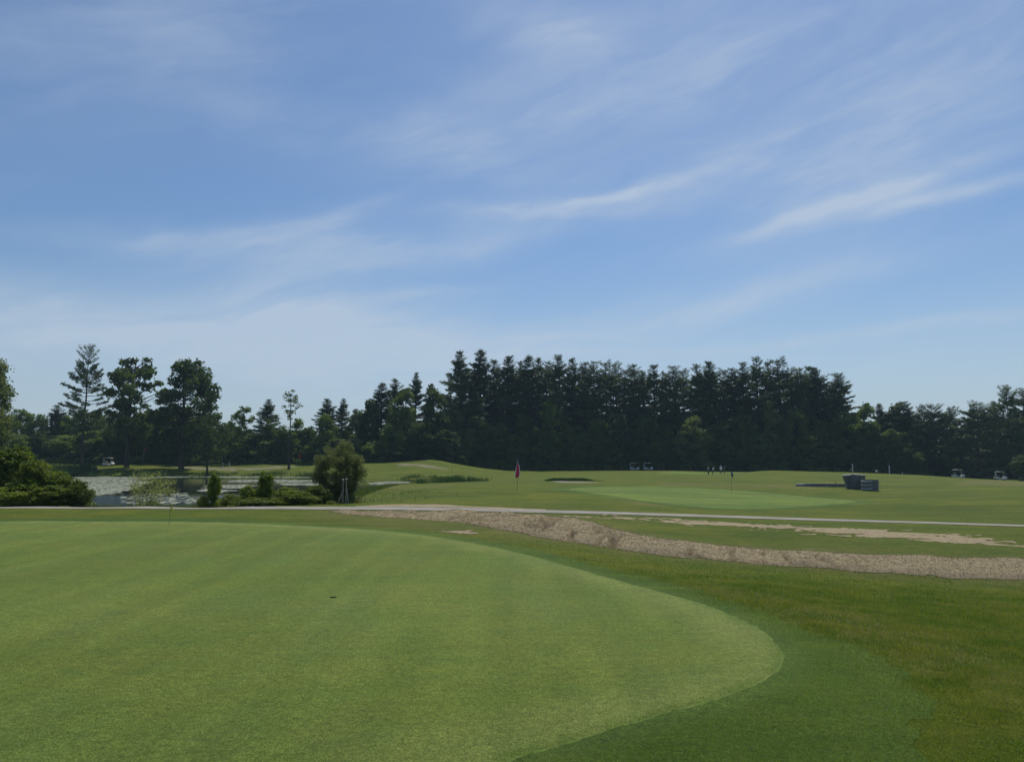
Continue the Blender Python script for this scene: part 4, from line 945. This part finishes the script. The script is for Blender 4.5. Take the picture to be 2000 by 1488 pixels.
PX_, PY_ = [], []
for zl, dn in zones:
    pg = [wpx(*p) for p in dens(zl, 3)]; a = np.array(pg); n = 110000
    x = rs.uniform(a[:, 0].min(), a[:, 0].max(), n); y = rs.uniform(a[:, 1].min(), a[:, 1].max(), n)
    s = poly_sdf(x, y, pg); k = (s+fbm(x*.25, y*.12, 4)*3. < 0) & (poly_sdf(x, y, pond) < -.4)
    area = (np.ptp(a[:, 0])*np.ptp(a[:, 1])); keep = min(1., dn*area*24/n); k &= rs.rand(n) < keep
    PX_.append(x[k]); PY_.append(y[k])
x = np.concatenate(PX_); y = np.concatenate(PY_); n = len(x); rad_ = .13+.16*rs.rand(n)
an = np.arange(6)/6*6.283+.3
tx = rs.normal(size=n)*.03; ty = rs.normal(size=n)*.03; zb = WATER+.006+rs.rand(n)*.012
V = np.stack([x[:, None]+rad_[:, None]*np.cos(an), y[:, None]+rad_[:, None]*np.sin(an), zb[:, None]+rad_[:, None]*(np.cos(an)*tx[:, None]+np.sin(an)*ty[:, None])], -1).reshape(-1, 3)
o = link('lily_pads', np_mesh('lily_pads', V, np.arange(n*6).reshape(n, 6), [M['pad']])); tag(o, 'pale mats of floating pads and duckweed on the pond', 'water plants', kind='stuff')
# loose straw on the bank
pg = np.array(bank); x = rs.uniform(pg[:, 0].min(), 19, 160000); y = rs.uniform(pg[:, 1].min(), pg[:, 1].max(), 160000); k = poly_sdf(x, y, bank)+fbm(x*1.3, y*1.3, 5, .6)*.55 < .12; x, y = x[k][:45000], y[k][:45000]
# bilinear height on the polar mesh
def meshz(x, y):
    r_ = np.hypot(x, y); th = np.degrees(np.arctan2(x, y)); i = np.clip(np.searchsorted(RR, r_)-1, 0, nR-2); j = np.clip(np.searchsorted(TH, th)-1, 0, nT-2)
    fr_ = (r_-RR[i])/(RR[i+1]-RR[i]); ft = (th-TH[j])/(TH[j+1]-TH[j]); G = GZ.reshape(nR, nT)
    return (G[i, j]*(1-ft)+G[i, j+1]*ft)*(1-fr_)+(G[i+1, j]*(1-ft)+G[i+1, j+1]*ft)*fr_
C = np.stack([x, y, meshz(x, y)+.012+.02*rs.rand(len(x))], -1); ax = rs.normal(size=(len(x), 3))*np.array([1, 1, .35])
V, F = leaf_quads(C, rs, .075, .10, 1.2, .5, ax)
o = link('loose_straw', np_mesh('loose_straw', V, F, [M['strawbits']])); tag(o, 'loose straw strewn over the bare bank beside the cart path', 'straw', kind='stuff')

# ------------------------------------------------------------------ flags and pins
def cloth(w_, h_, droop, seed, nu=14, nv=10, tri=False):
    rs2 = random.Random(seed); V = []; UV = []
    for i in range(nu+1):
        for j in range(nv+1):
            u = i/nu; v = j/nv
            vv = v*(1-.0*u) if not tri else (.5+(v-.5)*(1-u*.85))
            x = w_*u*math.cos(droop); z = -h_*vv-w_*u*math.sin(droop)
            y = .09*w_*math.sin(u*7+v*4+seed)*u
            V.append((x, y, z)); UV.append((u, v))
    F = [[i*(nv+1)+j, (i+1)*(nv+1)+j, (i+1)*(nv+1)+j+1, i*(nv+1)+j+1] for i in range(nu) for j in range(nv)]
    return V, F
def pin(px, base_py, d, hgt, flag_mat, label, fw, fh, droop, face=0., lean=0., rad=.012, pole='pole', tri=False, cat='golf flag', group=None):
    x = (px-1000)/FPX*d; z = gz(x, d)
    o = thing('golf_flag', label, cat, (x, d, z), face, group)
    MB().tube([(0, 0, -.05), (lean*hgt*.5, 0, hgt*.5), (lean*hgt, 0, hgt)], rad, 8).build('pole', M[pole], o)
    V, F = cloth(fw, fh, droop, 2, tri=tri); V = [(a+lean*hgt+rad, b, c+hgt-.02) for a, b, c in V]
    mb = MB(); mb.add(V, F); f = mb.build('flag', M[flag_mat], o)
    so_ = f.modifiers.new('thickness', 'SOLIDIFY'); so_.thickness = .006
    return o
yx, yd = pix2g(339, 1027); pin(339, 1027, yd, .68, 'yellow', 'short yellow flag pin on the near putting green', .16, .19, R(60), 0, .06, .006, tri=True)
bx_, bd = pix2g(1425, 962); pin(1425, 962, bd, 1.62, 'blueflag', 'blue flag on a thin pole in the middle putting green', .26, .36, R(62), .0, .0, .010)
pin(282, 902, 182, 3.5, 'redflag', 'leaning pole with a small red flag at the far left lawn edge', .55, .4, .5, 0, .10, .04, 'polelight')
pin(584, 903, 181, 2.7, 'redflag', 'upright pin with red flag on the far lawn behind the pond', .5, .55, .7, 0, .06, .02)
pin(884, 917, 150, 2.7, 'redflag', 'thin pin with tiny reddish flag before the dark wood, left of the striped flag', .3, .22, .9, 0, .02, .02)
pin(1373, 924, 163, 2.1, 'darkflag', 'dark flag pin beside the four golfers on the distant green', .3, .45, 1.1, 0, 0, .02)

def usflag_mat():
    m, n, l = mat_new('striped_flag'); nt = m.node_tree; b = n['Principled BSDF']; b.inputs['Roughness'].default_value = .85
    uv = n.new('ShaderNodeUVMap'); s = n.new('ShaderNodeSeparateXYZ'); l.new(uv.outputs[0], s.inputs[0])
    st = N_math(nt, 'MODULO', N_math(nt, 'FLOOR', N_math(nt, 'MULTIPLY', s.outputs[1], 13.)), 2.)
    c = N_mix(nt, st, (.55, .025, .05), (.72, .68, .68))
    can = N_math(nt, 'MULTIPLY', N_math(nt, 'LESS_THAN', s.outputs[0], .4), N_math(nt, 'LESS_THAN', s.outputs[1], 7/13))
    sc_ = n.new('ShaderNodeMapping'); sc_.inputs['Scale'].default_value = (27.5, 16.7, 1); l.new(uv.outputs[0], sc_.inputs[0])
    vo = n.new('ShaderNodeTexVoronoi'); vo.inputs['Scale'].default_value = 1; vo.inputs['Randomness'].default_value = 0; l.new(sc_.outputs[0], vo.inputs['Vector'])
    star = N_math(nt, 'LESS_THAN', vo.outputs['Distance'], .28)
    c = N_mix(nt, can, c, N_mix(nt, star, (.012, .02, .09), (.7, .7, .7)))
    l.new(c, b.inputs['Base Color']); return m
ux, ud = pix2g(1010, 956.5); uz = gz(ux, ud)
us = thing('flagpole', 'stars and stripes flag hanging limp on a pole beside the middle green', 'flag', (ux, ud, uz))
MB().tube([(0, 0, -.05), (0, 0, 2.26)], .014, 10).build('pole', M['pole'], us)
MB().lathe([(.0, 2.30), (.025, 2.285), (.028, 2.27), (.014, 2.255)], 12).build('finial', M['polelight'], us)
nu, nv = 40, 52; V = []; UV = []
for i in range(nu+1):
    for j in range(nv+1):
        u = i/nu; v = j/nv
        z = 2.20-.86*v*(1-.72*u)-1.16*u**1.05
        amp = .03+.12*min(1, u*1.5)
        ph = math.pi*13*v/2-math.pi/4
        x = .012+amp*math.sin(ph)*(.75+.25*u)+.018*u*(1-v)*3-(.03*v*u)
        y = .015+amp*.55*math.cos(ph*1.0+.6)*u+.02*math.sin(u*9+v*3)
        V.append((x, y-.02, z)); UV.append((u, v))
F = [[i*(nv+1)+j, (i+1)*(nv+1)+j, (i+1)*(nv+1)+j+1, i*(nv+1)+j+1] for i in range(nu) for j in range(nv)]
me = bpy.data.meshes.new('flag'); me.from_pydata(V, [], F); me.materials.append(usflag_mat()); uvl = me.uv_layers.new(name='UVMap')
for lp_ in me.loops: uvl.data[lp_.index].uv = UV[lp_.vertex_index]
me.polygons.foreach_set('use_smooth', np.ones(len(me.polygons), dtype=bool)); fo = link('flag', me, us)
fo.modifiers.new('thickness', 'SOLIDIFY').thickness = .003

# ------------------------------------------------------------------ posts and signs
def post(name, px, d, h, r_, mat, label, cat='post', lean=0., cap=True):
    x = (px-1000)/FPX*d; o = thing(name, label, cat, (x, d, gz(x, d)))
    MB().lathe([(r_, -.1), (r_, h-.03), (r_*.8, h), (0, h)], 12).build('shaft', M[mat], o); return o
p = post('marker_post', 1661, 142, 1.62, .075, 'post_white', 'taller white post on the mound behind the pipe coils')
MB().box((-.28, 0, .55), (.16, .05, .22), None, .01).build('tee_plate', M['post_white'], p)
p = post('marker_post', 1732, 142, 1.55, .07, 'post_white', 'white post on the mound right of the small square sign')
MB().box((.22, 0, 1.2), (.3, .03, .06), Matrix.Rotation(.4, 3, 'Y'), .005).build('arm', M['post_white'], p)
post('marker_post', 1757, 140, .45, .05, 'post_white', 'shortest white stake right of the two white posts')
post('marker_post', 451, 176, 1.4, .07, 'post_white', 'white marker post left of the bushy tree behind the pond')
sx_ = (1707-1000)/FPX*143; so2 = thing('small_sign', 'small square white sign between the two white posts', 'sign', (sx_, 143, gz(sx_, 143)))
MB().tube([(0, 0, -.1), (0, 0, .3)], .02, 8).build('stake', M['wood'], so2); MB().box((0, -.03, .45), (.44, .03, .36), None, .008).build('panel', M['white'], so2)
sx_ = (438-1000)/FPX*176; bw = thing('ball_washer', 'pale ball washer box on a thin stand beside the white marker post', 'ball washer', (sx_, 176, gz(sx_, 176)))
MB().tube([(0, 0, -.1), (0, 0, 1.0)], .03, 8).build('stand', M['metal'], bw); MB().box((0, 0, .22), (.32, .3, .4), None, .03).build('box', M['post_white'], bw); MB().box((0, 0, 1.08), (.16, .16, .26), None, .03).build('head', M['post_white'], bw)
sx_ = (1632-1000)/FPX*143; tm = thing('tee_marker', 'low dark pair of tee blocks on the crest of the mound', 'tee marker', (sx_, 143, gz(sx_, 143)))
MB().box((-.15, 0, .1), (.26, .2, .2), None, .04).build('block', M['black'], tm); MB().box((.2, 0, .08), (.3, .2, .15), None, .04).build('block', M['black'], tm)
post('stake', 272, 160, .95, .05, 'darkwood', 'thin dark stake on the far shore in front of the leaning red flag', 'stake')
# posts by the willow
wx = (674-1000)/FPX*38.6; wd = thing('wooden_support', 'weathered pale-topped posts with a slanting brace beside the round willow bush', 'posts', (wx, 38.6, gz(wx, 38.6)))
top_h = P_at(674, 935.5, 38.6)[2]-gz(wx, 38.6)
for sx2, hh in ((-.03, top_h-.02), (.13, top_h+.01)):
    q = MB().lathe([(.032, -.2), (.03, hh)], 10, (sx2, 0, 0)).build('post', M['wood'], wd)
    MB().lathe([(.046, hh-.03), (.046, hh+.01), (.03, hh+.03), (0, hh+.03)], 12, (sx2, 0, 0)).build('cap', M['white'], q)
MB().tube([(-.26, -.1, .0), (.02, 0, top_h*.62)], .035, 8).build('brace', M['wood'], wd)
MB().tube([(.13, 0, top_h*.8), (.24, .1, 0)], .02, 8).build('wire_brace', M['metal'], wd)

# ------------------------------------------------------------------ pipe coils and lying pipes
def coil(name, px, base_py, label, h, r_bot, r_top, tilt, rib, hollow=.55):
    x, d = pix2g(px, base_py); o = thing(name, label, 'pipe coil', (x, d, gz(x, d)), rnd.uniform(0, 1), 'coils of grey ribbed pipe')
    n = int(h/rib); prof = []
    for i in range(n*6+1):
        f = i/(n*6); r_ = r_bot+(r_top-r_bot)*f**1.15; prof.append((r_+rib*.42*math.sin(i/6*2*math.pi), f*h))
    inner = [(p_[0]-(r_bot*.38), p_[1]) for p_ in prof[::-1]]
    prof = [(prof[0][0]-.03, -.05)]+prof+inner+[(inner[-1][0], -.05)]
    b = MB().lathe(prof, 44).build('coil', M['pipe'], o); b.rotation_euler = tilt
    # binding straps
    for a in (.4, 2.4, 4.4):
        m2 = MB(); m2.tube([((r_bot+(r_top-r_bot)*f**1.15+rib*.36)*math.cos(a), (r_bot+(r_top-r_bot)*f**1.15+rib*.36)*math.sin(a), f*h) for f in np.linspace(0, 1, 9)], .012, 6); s_ = m2.build('strap', M['metal'], b)
    return o
coil('pipe_coil', 1664, 954.5, 'left tall flaring coil of grey ribbed pipe, leaning left', 1.24, .42, .66, (0, R(-5), 0), .11)
coil('pipe_coil', 1675, 955.5, 'middle tall coil of grey ribbed pipe with a lidded top', 1.28, .44, .60, (R(4), R(3), 0), .11)
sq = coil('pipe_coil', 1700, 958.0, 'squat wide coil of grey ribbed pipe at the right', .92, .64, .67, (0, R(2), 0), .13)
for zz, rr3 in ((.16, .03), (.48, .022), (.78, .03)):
    MB().tube([(.71*math.cos(a), .71*math.sin(a), zz+.02*math.sin(a*7)) for a in np.linspace(R(150), R(235), 12)], rr3, 6).build('white_band', M['white'], sq)  # short white arcs on one side of the squat coil
lx, ld = pix2g(1604, 950.5)
run = thing('pipe_bundle', 'long low bundle of straight grey pipes lying left of the coils', 'pipes', (lx, ld, gz(lx, ld)), R(-14))
for k_, (oy, oz) in enumerate(((-.14, .075), (.05, .075), (.24, .075), (-.05, .205))):
    pts = [(t, oy, oz) for t in np.linspace(-2.2, 2.15, 130)]
    MB().tube(pts, [.066+.008*(i % 4 < 2) for i in range(130)], 12).build('pipe', M['pipe'], run)
MB().box((.35, .05, .30), (3.4, .42, .03), None, .005).build('board', M['sandboard'], run)
for xx in (-1.8, -1.1, -.3, .5, 1.3):
    MB().tube([(xx, -.25, -.05), (xx, -.25, .3)], .014, 6).build('peg', M['post_white'], run)
post('stake', 1627, ld+.9, .42, .045, 'darkwood', 'short dark stake standing behind the lying pipes', 'stake')

# ------------------------------------------------------------------ golf carts
def make_cart(px, d, face, label, sink=0.):
    x = (px-1000)/FPX*d; o = thing('golf_cart', label, 'golf cart', (x, d, gz(x, d)-sink), face, 'parked golf carts')
    prof = [(-1.15, .42), (-1.18, .72), (-.78, .78), (-.74, .60), (.28, .42), (.62, .44), (.70, .86), (.86, .90), (1.12, .72), (1.2, .46), (1.08, .32), (.55, .27), (-.9, .30)]
    MB().prism(prof, -.56, .56, .035).build('body', M['white'], o)
    MB().box((-.32, 0, .72), (.52, 1.05, .14), None, .04).build('seat', M['seat'], o)
    MB().box((-.60, 0, 1.0), (.12, 1.05, .42), Matrix.Rotation(-.15, 3, 'Y'), .04).build('backrest', M['seat'], o)
    rp = [(-.92, 1.80), (-.86, 1.88), (0, 1.93), (.72, 1.88), (.80, 1.81), (.6, 1.79), (-.8, 1.79)]
    MB().prism(rp, -.60, .60, .02).build('roof', M['roofp'], o)
    for sy in (-.52, .52):
        MB().tube([(.82, sy, .86), (.62, sy, 1.80)], .022, 8).build('strut', M['black'], o)
        MB().tube([(-.86, sy, .74), (-.80, sy, 1.80)], .022, 8).build('strut', M['black'], o)
    MB().box((.71, 0, 1.33), (.012, .98, .82), Matrix.Rotation(-.21, 3, 'Y')).build('windshield', M['glass_d'], o)
    MB().tube([(.52, -.25, .8), (.30, -.25, 1.05)], .02, 8).build('steering_column', M['black'], o)
    for sx2 in (-.80, .82):
        for sy in (-.5, .5):
            t = MB().lathe([(.13, -.09), (.2, -.10), (.225, -.06), (.225, .06), (.2, .10), (.13, .09)], 20, (sx2, sy, .225), 'y').build('tyre', M['black'], o)
            MB().lathe([(0, -.07), (.12, -.085), (.13, -.05), (.13, .05), (.12, .085), (0, .07)], 16, (sx2, sy, .225), 'y').build('rim', M['white'], t)
    MB().box((-1.0, 0, .84), (.34, .9, .10), None, .02).build('bag_rack', M['black'], o)
    for sy in (-.42, .42): MB().lathe([(0, -.02), (.06, -.02), (.065, .02), (0, .03)], 12, (1.13, sy, .62)).build('headlight', M['metal'], o)
    return o
def golf_bag(cart, off, label):
    c = cart.location; a = cart.rotation_euler.z; dx = off[0]*math.cos(a)-off[1]*math.sin(a); dy = off[0]*math.sin(a)+off[1]*math.cos(a)
    o = thing('golf_bag', label, 'golf bag', (c.x+dx, c.y+dy, c.z+.86), a)
    b = MB().lathe([(0, 0), (.13, 0), (.14, .1), (.135, .7), (.15, .78), (.12, .80), (0, .79)], 16).build('bag', M['bag'], o)
    for k_ in range(6):
        an_ = k_*1.05; p0 = (.07*math.cos(an_), .07*math.sin(an_), .78); p1 = (.09*math.cos(an_), .09*math.sin(an_), .95+.04*(k_ % 3))
        c2 = MB().tube([p0, p1], .008, 6).build('club', M['metal'], o); MB().box((p1[0]+.03, p1[1], p1[2]), (.09, .03, .05), None, .01).build('club_head', M['metal'], c2)
    return o
c1 = make_cart(216.5, 176, R(-4), 'golf cart at the far left under the leafy trees, behind the pond')
golf_bag(c1, (-1.0, -.2), 'golf bag on the back of the far left cart')
c2 = make_cart(1237.5, 196, R(3), 'left one of the two golf carts parked before the central wood'); golf_bag(c2, (-1.0, 0), 'golf bag on the back of the left central cart')
c3 = make_cart(1264, 196, R(3), 'right one of the two golf carts parked before the central wood, next to pale shrubs'); golf_bag(c3, (-1.0, 0), 'golf bag on the back of the right central cart')
c4 = make_cart(1865, 166, R(-10), 'golf cart in the shade of the right-hand pines, left one of two')
c5 = make_cart(1946.5, 168, R(-8), 'rightmost golf cart, with a white bundle behind its seat'); golf_bag(c5, (-1.0, -.2), 'pale golf bag at the back of the rightmost cart')

# ------------------------------------------------------------------ golfers
def capsule(mb, p0, p1, r0, r1, n=10):
    p0 = Vector(p0); p1 = Vector(p1); ax = (p1-p0); L = max(ax.length, 1e-4); ax = ax/L
    pts = [p0-ax*r0*.95, p0-ax*r0*.7, p0, p0+(p1-p0)*.5, p1, p1+ax*r1*.7, p1+ax*r1*.95]; rr_ = [r0*.3, r0*.72, r0, (r0+r1)/2, r1, r1*.72, r1*.3]
    mb.tube(pts, rr_, n)
def remesh(o, vox):
    m = o.modifiers.new('fuse', 'REMESH'); m.mode = 'VOXEL'; m.voxel_size = vox; m.use_smooth_shade = True
    s = o.modifiers.new('soften', 'SMOOTH'); s.factor = .5; s.iterations = 3
def golfer(px, d, face, label, shirt, trousers, cap_col, lean=0., spread=.16, arms='down', stride=0.):
    x = (px-1000)/FPX*d; o = thing('person', label, 'person', (x, d, gz(x, d)), face)
    hip = Vector((0, 0, .90)); ch = hip+Vector((math.sin(lean)*.36, 0, math.cos(lean)*.36)); nk = hip+Vector((math.sin(lean)*.54, 0, math.cos(lean)*.54)); hd = nk+Vector((math.sin(lean*1.4)*.17+.02, 0, math.cos(lean*1.4)*.18))
    body = MB(); sh = MB(); trs = MB()
    feet = []
    for s in (-1, 1):
        h0 = Vector((0, s*.095, .90)); kn = Vector((.03+s*stride*.5, s*(.10+spread*.25), .49)); an_ = Vector((s*stride, s*(.09+spread*.5), .09))
        capsule(body, h0, kn, .085, .058); capsule(body, kn, an_, .055, .038); capsule(body, an_+Vector((-.03, 0, -.04)), an_+Vector((.17, 0, -.055)), .04, .035)
        capsule(trs, h0, kn, .105, .080); capsule(trs, kn, an_+Vector((0, 0, .03)), .078, .066)
        m_ = MB(); capsule(m_, an_+Vector((-.04, 0, -.045)), an_+Vector((.18, 0, -.055)), .048, .042); feet.append(m_)
        s0 = nk+Vector((-.02*math.cos(lean), s*.175, -.06))
        if arms == 'down': el = s0+Vector((-.02, s*.07, -.29)); wr = el+Vector((.06, s*.01, -.25))
        elif arms == 'putt': el = s0+Vector((.10, s*.0, -.28)); wr = Vector((hip.x+.30+math.sin(lean)*.2, s*.03, .80))
        else: el = s0+Vector((-.04, s*.14, -.24)); wr = el+Vector((.10, -s*.16, -.16))
        capsule(body, s0, el, .05, .04); capsule(body, el, wr, .038, .027); capsule(sh, s0, s0+(el-s0)*.75, .07, .062)
        dr = (wr-el).normalized(); pm_ = wr+dr*.05; capsule(body, wr, wr+dr*.08, .028, .034)
        side = dr.cross(Vector((1, 0, 0))).normalized() if abs(dr.x) < .9 else Vector((0, 1, 0)); fwd = side.cross(dr)
        for k_, fl in enumerate((.070, .080, .075, .058)):
            b0 = wr+dr*.095+fwd*(.030-.020*k_); b1 = b0+dr*fl*.55+side*(-s*.004); b2 = b1+dr*fl*.4-side*s*.022
            capsule(body, b0, b1, .010, .0095, 6); capsule(body, b1, b2, .0095, .008, 6)
        t0 = wr+dr*.03+fwd*.03; t1 = t0+dr*.03+fwd*.03; capsule(body, t0, t1, .012, .011, 6); capsule(body, t1, t1+dr*.03, .011, .009, 6)
    for s in (-.07, 0, .07):
        capsule(body, hip+Vector((0, s, .02)), ch+Vector((0, s*1.2, 0)), .095, .105); capsule(body, ch+Vector((0, s*1.2, 0)), nk+Vector((0, s*1.6, -.07)), .10, .06)
        capsule(sh, hip+Vector((0, s, -.02)), ch+Vector((0, s*1.25, 0)), .118, .122); capsule(sh, ch+Vector((0, s*1.25, 0)), nk+Vector((0, s*1.7, -.07)), .118, .078)
        capsule(trs, hip+Vector((0, s, -.02)), hip+Vector((0, s, .06)), .112, .108)
    capsule(body, nk+Vector((0, 0, -.05)), hd+Vector((-.02, 0, -.06)), .055, .052)
    capsule(body, hd+Vector((-.015, 0, .04)), hd+Vector((.005, 0, -.055)), .088, .062); capsule(body, hd+Vector((.075, 0, .0)), hd+Vector((.098, 0, -.025)), .012, .017, 8)
    for s in (-1, 1): capsule(body, hd+Vector((-.01, s*.082, .015)), hd+Vector((-.01, s*.085, -.02)), .014, .012, 6)
    capsule(body, hd+Vector((.045, -.02, -.068)), hd+Vector((.045, .02, -.068)), .02, .02, 6)
    b = body.build('body', M['skin'], o); remesh(b, .009)
    for s in (-1, 1): MB().lathe([(0, -.006), (.009, -.003), (.009, .003), (0, .006)], 8, tuple(hd+Vector((.078, s*.032, .018)))).build('eye', M['black'], b)
    q = sh.build('shirt', shirt, o); remesh(q, .016); q = trs.build('trousers', trousers, o); remesh(q, .016)
    for m_ in feet: q = m_.build('shoe', M['black'], o)
    if cap_col is not None:
        c = MB().lathe([(.098, 0), (.098, .035), (.08, .075), (.04, .098), (0, .102)], 20, tuple(hd+Vector((-.015, 0, .035)))); capsule(c, hd+Vector((.05, 0, .045)), hd+Vector((.14, 0, .035)), .05, .035); c.build('cap', cap_col, o)
    else:
        MB().lathe([(.096, -.04), (.098, .02), (.08, .07), (.04, .096), (0, .102)], 20, tuple(hd+Vector((-.028, 0, .035)))).build('hair', M['soil'], o)
    if arms == 'putt':
        wr = Vector((hip.x+.30+math.sin(lean)*.2, 0, .80)); pt = Vector((wr.x+.22, 0, .02)); oo = thing('putter', 'putter held by the stooping golfer in white', 'golf club', o.location, face)
        MB().tube([tuple(wr+(wr-pt).normalized()*.12), tuple(pt)], .008, 8).build('shaft', M['metal'], oo); MB().box(tuple(pt+Vector((.02, 0, .0))), (.035, .11, .03), None, .006).build('head', M['metal'], oo)
    return o
cw = simple('white_shirt', (.74, .75, .78), .8); cg = simple('light_grey_shirt', (.36, .39, .44), .8); cd = simple('dark_grey_shirt', (.13, .15, .18), .8)
td = simple('dark_trousers', (.035, .04, .05), .85); tg = simple('grey_trousers', (.10, .11, .13), .85)
golfer(1381, 160, R(195), 'golfer in light grey shirt with legs apart, leftmost of the four', cg, td, None, .08, .34, 'hips', .05)
golfer(1389, 159, R(-15), 'stooping golfer in white shirt and dark trousers, second from the left', cw, td, None, .42, .26, 'putt', .02)
golfer(1405.5, 160, R(-100), 'golfer with white cap and white shirt, third from the left', cw, tg, M['white'], .04, .10, 'down')
golfer(1412.5, 161, R(160), 'golfer in dark grey clothes, rightmost of the four', cd, tg, None, .03, .10, 'down')

# ------------------------------------------------------------------ thin summer haze
hm, hn, hl = mat_new('haze'); hn.remove(hn['Principled BSDF'])
pv_ = hn.new('ShaderNodeVolumePrincipled'); pv_.inputs['Color'].default_value = (.60, .85, .95, 1); pv_.inputs['Density'].default_value = .00024; pv_.inputs['Anisotropy'].default_value = 0.
hl.new(pv_.outputs[0], hn['Material Output'].inputs['Volume'])
mb = MB(); mb.box((0, 1500, 25), (9000, 9000, 75)); hz = mb.build('haze', hm, None, False); hz['kind'] = 'stuff'; hz['label'] = 'thin bluish summer haze over the course'; hz['category'] = 'haze'
